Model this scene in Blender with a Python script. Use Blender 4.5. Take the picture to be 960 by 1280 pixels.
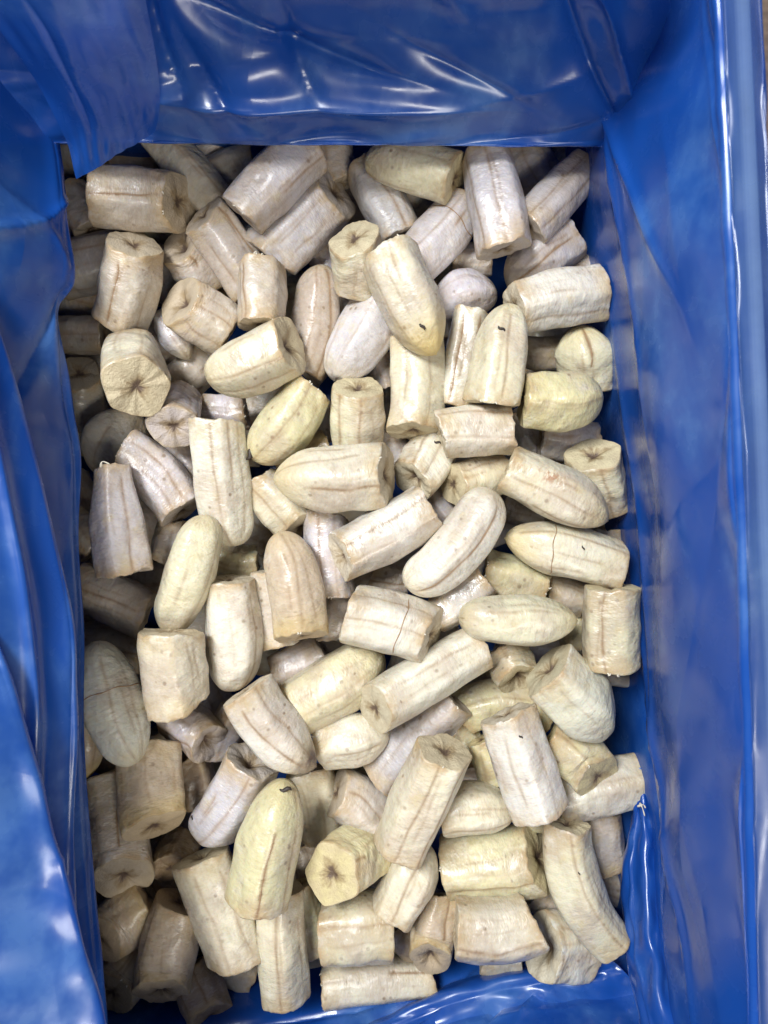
import bpy, bmesh, math, random
import numpy as np
from mathutils import Vector

# ------------------------------------------------------------------ scene, camera, light, exposure
for o in list(bpy.data.objects):
    bpy.data.objects.remove(o, do_unlink=True)
scene = bpy.context.scene
COL = scene.collection
F_PX, CAM_H = 928.0, 0.54            # lens in photo pixels (960 x 1280), camera height above the box floor
cam_data = bpy.data.cameras.new('camera')
cam_data.sensor_width = 36.0
cam_data.lens = 36.0 * F_PX / 1280.0
cam_data.clip_start, cam_data.clip_end = 0.01, 50
cam_data.dof.use_dof = True
cam_data.dof.focus_distance = 0.405
cam_data.dof.aperture_fstop = 11.0
cam = bpy.data.objects.new('camera', cam_data)
cam.location = (0, 0, CAM_H)
COL.objects.link(cam)
scene.camera = cam

world = bpy.data.worlds.new('World')
scene.world = world
world.use_nodes = True
world.node_tree.nodes['Background'].inputs[0].default_value = (0.86, 0.92, 1.0, 1)
world.node_tree.nodes['Background'].inputs[1].default_value = 0.18

def area(name, loc, target, sx, sy, power, col):
    d = bpy.data.lights.new(name, 'AREA')
    d.shape = 'RECTANGLE'; d.size = sx; d.size_y = sy; d.energy = power; d.color = col
    o = bpy.data.objects.new(name, d); COL.objects.link(o)
    o.location = loc
    o.rotation_euler = (Vector(target) - Vector(loc)).to_track_quat('-Z', 'Y').to_euler()
    return o
area('ceiling_lamp', (-0.68, 0.66, 1.70), (0, 0, 0.1), 0.35, 0.9, 54, (0.945, 0.975, 1.0))
area('ceiling_lamp', (0.50, -1.05, 1.95), (0, 0, 0.1), 1.3, 0.30, 23, (1.0, 0.955, 0.87))

scene.cycles.max_bounces = 6
scene.cycles.diffuse_bounces = 3
scene.cycles.glossy_bounces = 2
scene.cycles.transparent_max_bounces = 6
scene.view_settings.view_transform = 'Standard'
scene.view_settings.look = 'None'
scene.view_settings.gamma = 1
scene.view_settings.exposure = 0.06
scene.view_settings.use_curve_mapping = False

# ------------------------------------------------------------------ helpers
def ray(px, py, z):
    """the point at height z that the photo pixel looks at"""
    d = CAM_H - z
    return np.array([(px - 480.0) / F_PX * d, (640.0 - py) / F_PX * d, z])

def link(o, parent=None):
    COL.objects.link(o)
    if parent is not None:
        o.parent = parent
    return o

def mesh_obj(name, verts, faces, mat, parent=None, smooth=True, attrs=None, origin=None):
    v = np.asarray(verts, float)
    if origin is not None:
        v = v - np.asarray(origin)
    me = bpy.data.meshes.new(name)
    me.from_pydata(v.tolist(), [], faces)
    if smooth:
        me.polygons.foreach_set('use_smooth', [True] * len(me.polygons))
    for k, a in (attrs or {}).items():
        at = me.attributes.new(k, 'FLOAT_VECTOR', 'POINT')
        at.data.foreach_set('vector', np.asarray(a, np.float32).ravel())
    me.materials.append(mat)
    me.update()
    o = bpy.data.objects.new(name, me)
    return link(o, parent)

def thing(name, label, cat, loc, group=None):
    o = bpy.data.objects.new(name, None)
    o.empty_display_size = 0.01
    o.location = loc
    o['label'] = label; o['category'] = cat
    if group: o['group'] = group
    return link(o)

def node_mat(name):
    m = bpy.data.materials.new(name); m.use_nodes = True
    nt = m.node_tree; nt.nodes.clear()
    out = nt.nodes.new('ShaderNodeOutputMaterial')
    return m, nt, out

class G:
    """small helper for writing node graphs"""
    def __init__(s, nt): s.nt = nt
    def n(s, kind, **kw):
        x = s.nt.nodes.new(kind)
        for k, v in kw.items(): setattr(x, k, v)
        return x
    def put(s, sock, v):
        if isinstance(v, bpy.types.NodeSocket): s.nt.links.new(v, sock)
        else: sock.default_value = v
    def math(s, op, a, b=0.0, c=0.0, clamp=False):
        x = s.n('ShaderNodeMath', operation=op, use_clamp=clamp)
        s.put(x.inputs[0], a); s.put(x.inputs[1], b); s.put(x.inputs[2], c)
        return x.outputs[0]
    def vmath(s, op, a, b=(0, 0, 0)):
        x = s.n('ShaderNodeVectorMath', operation=op)
        s.put(x.inputs[0], a); s.put(x.inputs[1], b)
        return x.outputs[0]
    def mix(s, f, a, b, blend='MIX'):
        x = s.n('ShaderNodeMix', data_type='RGBA', blend_type=blend)
        s.put(x.inputs[0], f); s.put(x.inputs[6], a); s.put(x.inputs[7], b)
        return x.outputs[2]
    def ramp(s, v, lo, hi, a=0.0, b=1.0):
        x = s.n('ShaderNodeMapRange', interpolation_type='SMOOTHSTEP')
        s.put(x.inputs[0], v)
        for i, q in zip((1, 2, 3, 4), (lo, hi, a, b)): s.put(x.inputs[i], q)
        return x.outputs[0]
    def noise(s, vec, scale, detail=3, rough=0.55, dist=0.0):
        x = s.n('ShaderNodeTexNoise')
        s.put(x.inputs['Vector'], vec); x.inputs['Scale'].default_value = scale
        x.inputs['Detail'].default_value = detail; x.inputs['Roughness'].default_value = rough
        x.inputs['Distortion'].default_value = dist
        return x.outputs[0]
    def attr(s, name):
        return s.n('ShaderNodeAttribute', attribute_name=name).outputs['Vector']
    def sep(s, v):
        x = s.n('ShaderNodeSeparateXYZ'); s.put(x.inputs[0], v); return x.outputs
    def comb(s, a, b, c=0.0):
        x = s.n('ShaderNodeCombineXYZ'); s.put(x.inputs[0], a); s.put(x.inputs[1], b); s.put(x.inputs[2], c)
        return x.outputs[0]

# ------------------------------------------------------------------ materials
def flesh_material():
    m, nt, out = node_mat('banana_flesh'); g = G(nt)
    info = g.n('ShaderNodeObjectInfo')
    rnd = info.outputs['Random']
    uv = g.sep(g.attr('uvm'))                       # metres round the girth, metres along, metres to the nearest cut edge
    off = g.comb(g.math('MULTIPLY', rnd, 7.3), g.math('MULTIPLY', rnd, 13.1), g.math('MULTIPLY', rnd, 3.7))
    p = g.vmath('ADD', g.n('ShaderNodeTexCoord').outputs['Object'], off)
    flat = g.vmath('ADD', g.comb(uv[0], uv[1]), off)
    fib = g.vmath('ADD', g.comb(g.math('MULTIPLY', uv[0], 1.0), g.math('MULTIPLY', uv[1], 0.14)), off)      # runs along
    trn = g.vmath('ADD', g.comb(g.math('MULTIPLY', uv[0], 0.58), uv[1]), off)                               # runs across
    tint = info.outputs['Color']
    # broad bruising and oxidation
    n1 = g.noise(p, 34, 2); n2 = g.noise(p, 95, 3, 0.6); n3 = g.noise(fib, 420, 2, 0.6); n4 = g.noise(trn, 470, 2, 0.65)
    b4 = g.noise(trn, 330, 2, 0.65); b2 = g.noise(p, 110, 1)
    c = g.mix(g.ramp(n1, 0.45, 0.66, 0, 0.55), tint, (0.41, 0.320, 0.245, 1))
    c = g.mix(g.math('MULTIPLY', g.ramp(uv[2], 0.016, 0.0, 0, 0.6), g.ramp(n2, 0.30, 0.6)), c, (0.43, 0.305, 0.14, 1))
    c = g.mix(g.ramp(n2, 0.55, 0.78, 0, 0.45), c, (0.50, 0.40, 0.19, 1))
    c = g.mix(g.ramp(n2, 0.44, 0.25, 0, 0.40), c, (0.64, 0.59, 0.52, 1))
    n5 = g.noise(trn, 210, 3, 0.65)
    c = g.mix(g.math('MULTIPLY', g.ramp(n5, 0.52, 0.72, 0, 0.42), g.ramp(n1, 0.30, 0.62, 0.35, 1.0)), c, (0.385, 0.300, 0.205, 1))
    c = g.mix(g.ramp(n5, 0.46, 0.28, 0, 0.25), c, (0.70, 0.665, 0.585, 1))
    c = g.mix(g.ramp(n3, 0.45, 0.75, 0, 0.22), c, (0.40, 0.29, 0.19, 1))
    c = g.mix(g.ramp(n4, 0.56, 0.76, 0, 0.20), c, (0.36, 0.26, 0.18, 1))
    c = g.mix(g.ramp(n4, 0.44, 0.28, 0, 0.15), c, (0.68, 0.64, 0.57, 1))
    # freckles
    vor = g.n('ShaderNodeTexVoronoi'); g.put(vor.inputs['Vector'], g.vmath('ADD', trn, g.vmath('MULTIPLY', flat, (0.35, 0.0, 0.0)))); vor.inputs['Scale'].default_value = 235
    cell = g.sep(vor.outputs['Color'])
    fr = g.math('MULTIPLY', g.ramp(vor.outputs['Distance'], 0.36, 0.12), g.ramp(cell[0], 0.66, 0.92))
    fr = g.math('MULTIPLY', fr, g.ramp(n1, 0.42, 0.62, 0.15, 0.75))
    c = g.mix(fr, c, (0.215, 0.150, 0.095, 1))
    # tips: x yellow, y dark, z rust
    tp = g.sep(g.attr('tips'))
    c = g.mix(g.math('MULTIPLY', tp[0], 0.75), c, (0.60, 0.44, 0.14, 1))
    c = g.mix(g.math('MULTIPLY', tp[1], g.ramp(n2, 0.30, 0.62, 0.4, 1.0)), c, (0.07, 0.035, 0.035, 1))
    c = g.mix(g.math('MULTIPLY', tp[2], g.ramp(n4, 0.42, 0.62, 0.1, 0.9)), c, (0.33, 0.15, 0.07, 1))
    # brown rim next to a cut
    c = g.mix(g.math('MULTIPLY', g.ramp(uv[2], 0.0045, 0.0, 0, 0.6), g.ramp(n2, 0.35, 0.65)), c, (0.38, 0.25, 0.13, 1))
    # seams left by the peel
    vd = g.sep(g.attr('seam_distance')); vs = g.sep(g.attr('seam_strength'))
    wob = g.math('MULTIPLY', g.math('SUBTRACT', g.noise(flat, 70, 2), 0.5), 0.0016)
    wid = g.math('ADD', 0.00035, g.math('MULTIPLY', g.noise(flat, 110, 2), 0.0021))
    line = None; halo = None
    for k in range(3):
        d = g.math('ABSOLUTE', g.math('ADD', vd[k], wob))
        l = g.math('MULTIPLY', g.math('SUBTRACT', 1.0, g.math('DIVIDE', d, wid), clamp=True), vs[k])
        h = g.math('MULTIPLY', g.ramp(d, 0.0035, 0.0003), vs[k])
        line = l if line is None else g.math('MAXIMUM', line, l)
        halo = h if halo is None else g.math('MAXIMUM', halo, h)
    c = g.mix(g.math('MULTIPLY', halo, 0.30), c, (0.44, 0.295, 0.15, 1))
    c = g.mix(g.math('MULTIPLY', line, g.ramp(g.noise(flat, 120, 2), 0.25, 0.6, 0.45, 1.0)), c, (0.21, 0.112, 0.045, 1))
    # relief
    wet = g.sep(g.attr('wetness'))
    h = g.math('ADD', g.math('MULTIPLY', b4, 0.00105), g.math('MULTIPLY', b2, 0.0016))
    bump = g.n('ShaderNodeBump'); bump.inputs['Strength'].default_value = 0.8; bump.inputs['Distance'].default_value = 1.0
    g.put(bump.inputs['Height'], h)
    b = g.n('ShaderNodeBsdfPrincipled')
    g.put(b.inputs['Base Color'], c)
    r = g.math('SUBTRACT', g.ramp(n2, 0.3, 0.7, 0.36, 0.54), g.math('MULTIPLY', wet[0], 0.22))
    g.put(b.inputs['Roughness'], r)
    b.inputs['Specular IOR Level'].default_value = 0.42
    g.put(b.inputs['Coat Weight'], g.math('ADD', 0.06, g.math('MULTIPLY', wet[0], 0.55))); b.inputs['Coat Roughness'].default_value = 0.16
    b.inputs['Subsurface Weight'].default_value = 0.40
    b.inputs['Subsurface Radius'].default_value = (1.0, 0.6, 0.3); b.inputs['Subsurface Scale'].default_value = 0.003
    g.put(b.inputs['Normal'], bump.outputs[0])
    nt.links.new(b.outputs[0], out.inputs[0])
    return m

def cut_material():
    m, nt, out = node_mat('banana_cut_face'); g = G(nt)
    info = g.n('ShaderNodeObjectInfo'); rnd = info.outputs['Random']
    fc = g.attr('face_xy'); s = g.sep(fc)
    off = g.comb(g.math('MULTIPLY', rnd, 17.3), g.math('MULTIPLY', rnd, 5.1), g.math('MULTIPLY', rnd, 9.7))
    r = g.n('ShaderNodeVectorMath', operation='LENGTH'); g.put(r.inputs[0], fc); r = r.outputs['Value']
    dirv = g.vmath('NORMALIZE', fc)
    th = g.math('ARCTAN2', s[1], s[0])
    tri = g.math('COSINE', g.math('ADD', g.math('MULTIPLY', th, 3.0), g.math('MULTIPLY', rnd, 20)))
    streak = g.noise(g.vmath('ADD', g.vmath('MULTIPLY', dirv, (1.5, 1.5, 1.5)), g.vmath('ADD', off, g.comb(0.0, 0.0, g.math('MULTIPLY', r, 1.6)))), 1.7, 3, 0.55)
    blot = g.noise(g.vmath('ADD', fc, off), 2.6, 4, 0.6)
    fine = g.noise(g.vmath('ADD', fc, off), 14, 2, 0.6)
    tint = info.outputs['Color']
    c = g.mix(g.ramp(blot, 0.35, 0.7, 0.05, 0.55), tint, (0.42, 0.33, 0.21, 1))
    c = g.mix(g.ramp(fine, 0.5, 0.75, 0, 0.35), c, (0.36, 0.26, 0.17, 1))
    # radial brown streaks, stronger inside
    ins = g.ramp(r, 0.85, 0.25)
    c = g.mix(g.math('MULTIPLY', g.ramp(streak, 0.47, 0.72, 0, 0.55), ins), c, (0.24, 0.155, 0.085, 1))
    core = g.math('ADD', g.math('ADD', 0.155, g.math('MULTIPLY', tri, 0.055)), g.math('MULTIPLY', g.math('SUBTRACT', streak, 0.5), 0.35))
    ring = g.ramp(g.math('SUBTRACT', r, g.math('MULTIPLY', core, 2.2)), 0.22, -0.10)
    c = g.mix(g.math('MULTIPLY', ring, 0.68), c, (0.25, 0.17, 0.08, 1))
    k = g.ramp(g.math('SUBTRACT', r, core), 0.12, -0.06)
    c = g.mix(g.math('MULTIPLY', k, 0.9), c, (0.085, 0.05, 0.035, 1))
    c = g.mix(g.math('MULTIPLY', g.ramp(r, 0.86, 0.99), 0.45), c, (0.50, 0.40, 0.24, 1))
    h = g.math('ADD', g.math('MULTIPLY', streak, 0.0006), g.math('MULTIPLY', fine, 0.0007))
    bump = g.n('ShaderNodeBump'); bump.inputs['Strength'].default_value = 0.8; bump.inputs['Distance'].default_value = 1.0
    g.put(bump.inputs['Height'], h)
    b = g.n('ShaderNodeBsdfPrincipled'); g.put(b.inputs['Base Color'], c)
    b.inputs['Roughness'].default_value = 0.5
    g.put(b.inputs['Normal'], bump.outputs[0])
    nt.links.new(b.outputs[0], out.inputs[0])
    return m

def plain_material(name, col, rough, nscale=300.0, amount=0.4, bump=0.0003, dark=0.5):
    m, nt, out = node_mat(name); g = G(nt)
    p = g.n('ShaderNodeTexCoord').outputs['Object']
    n1 = g.noise(p, nscale, 4, 0.6); n2 = g.noise(p, nscale * 0.13, 3)
    v = g.math('ADD', g.math('MULTIPLY', n1, 0.6), g.math('MULTIPLY', n2, 0.4))
    dk = tuple(x * dark for x in col[:3]) + (1,)
    c = g.mix(g.ramp(v, 0.35, 0.65, 0, amount), tuple(col[:3]) + (1,), dk)
    bp = g.n('ShaderNodeBump'); bp.inputs['Strength'].default_value = 0.6; bp.inputs['Distance'].default_value = 1.0
    g.put(bp.inputs['Height'], g.math('MULTIPLY', n1, bump))
    b = g.n('ShaderNodeBsdfPrincipled'); g.put(b.inputs['Base Color'], c); b.inputs['Roughness'].default_value = rough
    g.put(b.inputs['Normal'], bp.outputs[0])
    nt.links.new(b.outputs[0], out.inputs[0])
    return m

def film_material(name='blue_film', thin=False):
    """thin blue polythene: part reflecting, part letting light through, milky where it is scuffed or damp"""
    m, nt, out = node_mat(name); g = G(nt)
    p = g.n('ShaderNodeTexCoord').outputs['Object']
    st = g.vmath('MULTIPLY', p, (1.0, 0.45, 0.8))
    smear = g.noise(st, 14, 4, 0.6, 0.9); smear2 = g.noise(p, 55, 3, 0.6)
    milky = g.math('MULTIPLY', g.ramp(smear, 0.42, 0.66, 0.0, 1.0), g.ramp(smear2, 0.32, 0.66, 0.35, 1.0))
    col = g.mix(g.math('MULTIPLY', milky, 0.45), (0.009, 0.082, 0.39, 1), (0.11, 0.29, 0.62, 1))
    diff = g.n('ShaderNodeBsdfDiffuse'); g.put(diff.inputs[0], col)
    tl = g.n('ShaderNodeBsdfTranslucent'); tl.inputs[0].default_value = (0.03, 0.15, 0.72, 1)
    tr = g.n('ShaderNodeBsdfTransparent'); tr.inputs[0].default_value = (0.22, 0.42, 0.92, 1)
    gl = g.n('ShaderNodeBsdfGlossy'); gl.inputs[0].default_value = (1, 1, 1, 1)
    g.put(gl.inputs['Roughness'], g.ramp(smear2, 0.3, 0.7, 0.14, 0.32))
    lowb = g.noise(st, 20, 1)
    def facets(scale, squash):
        wv = g.vmath('ADD', g.vmath('MULTIPLY', p, squash), g.vmath('MULTIPLY', g.comb(lowb, lowb, lowb), (0.10, 0.06, 0.10)))
        x = g.n('ShaderNodeTexVoronoi'); g.put(x.inputs['Vector'], wv); x.inputs['Scale'].default_value = scale
        return x.outputs['Distance']
    h = g.math('ADD', g.math('MULTIPLY', facets(9, (1, .6, 1)), 0.0055), g.math('MULTIPLY', facets(34, (1, .7, .8)), 0.0005))
    h = g.math('ADD', h, g.math('MULTIPLY', lowb, 0.0030))
    bp = g.n('ShaderNodeBump'); bp.inputs['Strength'].default_value = 0.55; bp.inputs['Distance'].default_value = 1.0
    g.put(bp.inputs['Height'], h)
    for x in (diff, tl, gl): g.put(x.inputs['Normal'], bp.outputs[0])
    def mixs(f, a, b):
        x = g.n('ShaderNodeMixShader'); g.put(x.inputs[0], f)
        nt.links.new(a.outputs[0], x.inputs[1]); nt.links.new(b.outputs[0], x.inputs[2]); return x
    body = mixs(0.28, diff, tl)
    if thin:
        tr.inputs[0].default_value = (0.68, 0.78, 0.90, 1); body = mixs(0.60, body, tr)
    else:
        body = mixs(g.ramp(milky, 0, 1, 0.13, 0.06), body, tr)
    lw = g.n('ShaderNodeLayerWeight'); g.put(lw.inputs['Normal'], bp.outputs[0])
    fz = g.math('ADD', 0.034, g.math('MULTIPLY', g.math('POWER', lw.outputs['Facing'], 5.0), 0.80))
    haze_gl = g.n('ShaderNodeBsdfGlossy'); haze_gl.inputs[0].default_value = (1, 1, 1, 1); haze_gl.inputs['Roughness'].default_value = 0.36
    g.put(haze_gl.inputs['Normal'], bp.outputs[0])
    body = mixs(g.math('ADD', 0.012, g.math('MULTIPLY', milky, 0.04)), body, haze_gl)
    allm = mixs(fz, body, gl)
    nt.links.new(allm.outputs[0], out.inputs[0])
    return m

MAT_FLESH = flesh_material()
MAT_CUT = cut_material()
MAT_FILM = film_material()
MAT_FILM_THIN = film_material('blue_film_stretched', True)
MAT_STRAND = plain_material('peel_strand', (0.34, 0.205, 0.10), 0.5, 700, 0.5, 0.0001)
MAT_DARK = plain_material('dark_speck', (0.03, 0.018, 0.012), 0.55, 900, 0.4, 0.0001)
MAT_SHRED = plain_material('pale_shred', (0.66, 0.60, 0.48), 0.45, 700, 0.3, 0.0001)
MAT_CARTON = plain_material('grey_carton', (0.44, 0.45, 0.44), 0.75, 260, 0.3, 0.0002, 0.75)
MAT_FLOOR = plain_material('brown_floor', (0.15, 0.105, 0.08), 0.75, 160, 0.8, 0.0008, 0.45)
# One row per banana piece as seen in the photograph:
# ax, ay, bx, by : the two ends (photo pixels), w : thickness (px), lay : depth in the pile (0 = top), tone, options, label
# options: a / b = end kind (C cut, R round, P pointed); fa / fb = how much that cut face shows (0..1); dz = rise of end A over B (cm)
# bend (px), ta / tb = end taper, v = veins (q across -1..1, from, to, strength), ring = a strand round the girth
PIECES = [
 (118,243,224,252,76,1.0,'T',dict(fb=.62,dz=1.0,v=[(-.1,0,.8,.95)]),'dim tan piece under back left liner fold, star cut face pointing right'),
 (197,168,278,262,58,2.0,'S',dict(v=[(-.5,0,1,.4)]),'long grey piece sloping down from the back left liner fold'),
 (88,240,114,288,50,3.0,'S',dict(),'shadowed grey stub at left liner, half behind the dim tan star-faced piece'),
 (70,342,150,322,74,3.2,'S',dict(),'dark shadowed thick piece lying flat against the back left liner'),
 (168,305,147,408,76,1.0,'T',dict(fa=.42,dz=1.2,v=[(.45,.15,.95,.9)]),'upright tan piece with brown seam and rusty stains near back left corner'),
 (224,306,264,366,62,2.0,'T',dict(hollow=0.35,fa=.5,dz=1.2,v=[(.0,0,.5,.8)]),'short tan piece with pitted core face, between upright rusty piece and long slanted piece'),
 (224,376,288,418,76,1.0,'T',dict(hollow=0.3,fa=.45,dz=.5,v=[(-.2,0,1,.6),(.55,.1,1,.5)]),'squarish tan piece with brown cut face on its left, pointing down right'),
 (254,268,318,362,64,1.2,'T',dict(fa=.25,dz=.5,v=[(-.75,0,1,.85)]),'long slanted tan piece with dark torn upper end and brown right seam'),
 (326,336,325,408,65,.4,'T',dict(fb=.35,dz=-.5,v=[(.65,.1,1,.8),(.85,.1,1,.5)]),'short upright mauve piece overlapping the lower end of the long slanted piece'),
 (198,388,231,450,40,2.0,'G',dict(b='P',a='R'),'slim pale finger tip poking out below the squarish tan piece'),
 (262,442,220,482,56,3.0,'T',dict(),'shadowed tan stub under the slim pale finger tip'),
 (171,484,166,446,86,.2,'C',dict(fa=.9,dz=3.6,v=[(.3,.1,1,.4)]),'largest round star-cored cut face turned to the viewer, at upper left'),
 (217,534,224,500,64,1.0,'G',dict(fa=.88,dz=3.0),'smaller round grey cut face tucked under the largest star-cored one'),
 (166,512,118,592,78,2.0,'S',dict(a='R',b='R'),'dim rounded grey piece at left liner below the largest star-cored face'),
 (70,418,132,420,48,3.0,'S',dict(),'dark small horizontal piece at left liner, above a dark cut face'),
 (98,466,110,528,58,3.2,'S',dict(fa=.75,dz=1.5),'dark cut face in shadow against the left liner'),
 (162,564,228,640,66,1.0,'G',dict(fb=.3,v=[(-.35,0,.95,.6),(.3,.05,.95,.5)],bend=-6),'wet mauve piece with two curved seams under the smaller grey cut face'),
 (142,584,158,716,70,.0,'G',dict(shred=[[(126,584,.148),(128,577,.15),(137,580,.149)]],ta=.66,tb=1.03,v=[(-.3,.1,1,.6)]),'tapered upright piece with torn narrow top and blue-grey left side'),
 (271,528,286,684,70,.0,'W',dict(b='R',v=[(.25,0,1,.5),(-.35,.0,.55,.6)]),'long pale upright piece with two fine seams, left of centre'),
 (252,644,203,788,64,.0,'C',dict(a='R',b='R',bend=-9,v=[]),'smooth seamless crescent piece rounded at both ends, left of centre'),
 (80,646,118,684,56,3.0,'S',dict(),'shadowed stub between left liner and the torn-topped tapered piece'),
 (96,728,184,768,66,2.0,'T',dict(v=[(.1,0,.9,.6)]),'dim olive-tan piece against left liner under the torn-topped tapered piece'),
 (86,806,178,812,60,3.0,'T',dict(a='R'),'dim brownish piece behind the top of the greenish white cross-seamed piece'),
 (134,802,180,946,80,.0,'P',dict(a='R',b='R',bend=15,ta=.8,v=[(.1,.1,1,.45),(-.6,.1,1,.3)],ring=.38),'bulky pale greenish curved piece with a brown cross-shaped seam near its top'),
 (99,848,108,976,52,1.0,'O',dict(b='P',v=[(.2,0,.9,.4)]),'slim finger with orange pointed tip standing at left liner'),
 (213,790,222,882,83,.0,'C',dict(v=[],ta=.97,tb=.97),'squat almost square pale piece with clean cut ends, left side'),
 (286,724,294,864,76,.1,'W',dict(fa=.2,b='R',v=[(-.7,.1,1,.5)],ta=.85),'tall pale piece with brown scrap on its top end, right of the crescent'),
 (214,892,262,930,60,1.0,'G',dict(hollow=0.45,fb=.6,dz=-.4,v=[(.75,0,1,.7)]),'purplish short piece with dark hollow core under the squat square piece'),
 (294,890,268,944,46,2.0,'G',dict(),'purplish sliver behind the dark hollow-cored short piece'),
 (187,926,193,1034,80,.6,'O',dict(fb=.36,dz=-.8,v=[(.1,.1,.8,.35)],tb=.98),'stout yellow-bottomed tan piece whose oval cut face points down, lower left'),
 (134,968,154,1098,82,1.1,'T',dict(fb=.55,dz=-1.2,v=[(.0,.3,.75,.8)]),'tan piece with curved hairline crack and grey core face, left of the stout yellow-bottomed one'),
 (228,1050,213,1086,54,2.0,'D',dict(fb=.6,dz=-1.4),'dark brown cut face sunk between tan pieces at lower left'),
 (124,1174,186,1118,72,1.2,'O',dict(fa=.62,dz=.8,v=[(-.3,.1,.6,.4)]),'peach piece with star core facing lower left, beside left liner'),
 (138,1242,184,1176,64,2.0,'O',dict(fa=.7,dz=.9),'lowest star-cored cut face at the bottom left corner'),
 (226,1126,201,1240,76,1.0,'O',dict(fb=.3,dz=-.7,v=[(.75,0,1,.5)],tb=.98),'broad brownish peach piece with dark cut bottom, lower left'),
 (236,1210,264,1272,58,2.0,'D',dict(fb=.4,dz=-.6,v=[(-.1,0,.9,.8)]),'dark brown piece with rusty seam at the bottom edge'),
 (252,1070,297,1196,78,.9,'C',dict(v=[(-.4,.1,.9,.5)]),'pale slanted piece with greenish groove, right of the broad brownish peach piece'),
 (316,950,252,1054,78,.7,'G',dict(hollow=0.3,sp=[(240,1022,4)],fa=.5,dz=.6,b='R',bend=-6,v=[(-.1,0,1,.5)]),'white lilac piece with hollow tan top face and black speck, lower left'),
 (349,976,322,1124,86,.0,'Y',dict(sp=[(357,987,10)],a='R',ta=.72,tb=1.0,v=[(-.1,.3,1,.9),(-.8,.4,1,.5)]),'big yellow upright piece with black stem spot and brown central streak'),
 (350,1112,358,1246,64,1.0,'C',dict(v=[(.2,0,1,.6)],tb=.98),'slim upright piece with flat bottom below the big yellow streaked one'),
 (262,1190,318,1216,52,3.0,'T',dict(),'shadowed stub under the pale slanted piece with greenish groove'),
 (374,1104,396,1186,48,2.2,'Y',dict(),'dim yellow sliver between the slim flat-bottomed piece and the wide stubby one'),
 (414,1093,462,1060,80,1.0,'Y',dict(fa=.85,dz=2.6,v=[(.2,.0,.3,.7)]),'bright yellow round cut face with brown star core, bottom centre'),
 (406,1166,490,1160,90,1.0,'C',dict(v=[(-.1,0,1,.5)],tb=.97),'wide stubby piece lying flat below the bright yellow round cut face'),
 (406,1234,540,1220,58,2.0,'C',dict(v=[(-.1,0,.3,.5),(-.2,.6,1,.8)]),'lowest horizontal piece resting beside the front liner, bottom centre'),
 (420,990,476,1034,68,1.0,'T',dict(fa=.35,bend=-8,v=[(-.1,.05,.9,.6)]),'small bent peach piece right of the black stem spot piece'),
 (386,962,404,1046,62,2.0,'C',dict(v=[]),'plain cream piece partly hidden behind the big yellow streaked one'),
 (556,938,500,1060,78,.0,'C',dict(fa=.55,dz=1.0,v=[(-.05,0,1,.6),(-.8,0,1,.7)]),'upright ridged piece with tan star face on top, lower centre'),
 (540,1060,490,1142,70,.9,'C',dict(v=[(-.1,0,1,.6)],a='R'),'ridged piece tucked under the foot of the upright tan-star-topped piece'),
 (552,1016,642,1006,68,.9,'C',dict(v=[(.75,0,1,.6)],b='R'),'smooth cream piece left of the bottom of the black-speckled white piece'),
 (556,1084,676,1072,88,1.2,'Y',dict(fb=.4,dz=-.4,v=[(.72,0,1,.6)]),'large horizontal pale yellow block with cut face on its right, lower right'),
 (552,1118,538,1200,58,1.3,'O',dict(hollow=0.35,fb=.6,dz=-1.0,v=[(-.5,0,.7,.8)]),'narrow orange-stained piece with brown oval core facing down, bottom centre'),
 (570,1160,666,1152,82,.7,'C',dict(bend=6,v=[(.6,0,1,.6)],tb=.95),'cream barrel with curved lower seam right of the orange-stained piece'),
 (602,1196,650,1200,40,2.0,'S',dict(),'shadowed sliver under the cream barrel, by the front liner'),
 (676,1184,728,1184,80,1.0,'W',dict(hollow=0.45,fa=.68,dz=1.0,v=[(-.4,.1,1,.5)]),'white piece with dark ragged hollow facing left, bottom right'),
 (708,1028,766,1180,72,.8,'C',dict(sp=[(724,1092,3)],bend=18,ta=.9,tb=.8,v=[(-.2,0,1,.5),(-.6,.1,1,.4)]),'long curved piece leaning on the blue fold at lower right'),
 (752,1012,760,1084,54,2.2,'S',dict(),'shadowed grey piece behind the long curved one at right liner'),
 (694,1004,803,974,68,1.2,'W',dict(shred=[[(800,1004,.118),(803,1010,.121),(806,1020,.122)],[(797,1008,.118),(804,1006,.121),(807,1010,.123)]],bend=-4,tb=.97,v=[(-.1,.3,1,.25)]),'white piece touching the right liner with a shred hanging from its end'),
 (688,920,748,972,68,.6,'Y',dict(fb=.5,dz=-.5,v=[(-.2,0,.8,.5)]),'cream yellow piece with shadowy cut face, right of the black-speckled white piece'),
 (633,892,674,1014,77,.0,'W',dict(sp=[(651,921,4)],v=[(-.6,0,1,.3)],ta=.95,tb=.97),'white lengthwise piece with one black speck, on top at lower right'),
 (684,836,768,908,92,.5,'P',dict(fa=.35,dz=.6,b='R',v=[]),'largest glassy greenish slab with tan edge, near right liner'),
 (576,892,684,894,62,1.3,'Y',dict(bend=-14,v=[(-.2,0,1,.4)]),'bent yellowish tan piece below the small hollow-ended stub'),
 (632,812,650,852,62,1.2,'C',dict(hollow=0.4,fb=.55,dz=-.6,v=[(.1,0,.5,.5)]),'small stub with torn brown hollow end, under the torpedo-shaped piece'),
 (765,734,765,832,70,.0,'C',dict(fa=.15,v=[(.25,0,1,.7)],ta=.98,tb=.98),'neat square-cut piece with central seam standing at right liner'),
 (574,776,722,780,67,.0,'C',dict(a='R',b='P',v=[]),'torpedo-shaped pale piece pointing right, centre right'),
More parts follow.
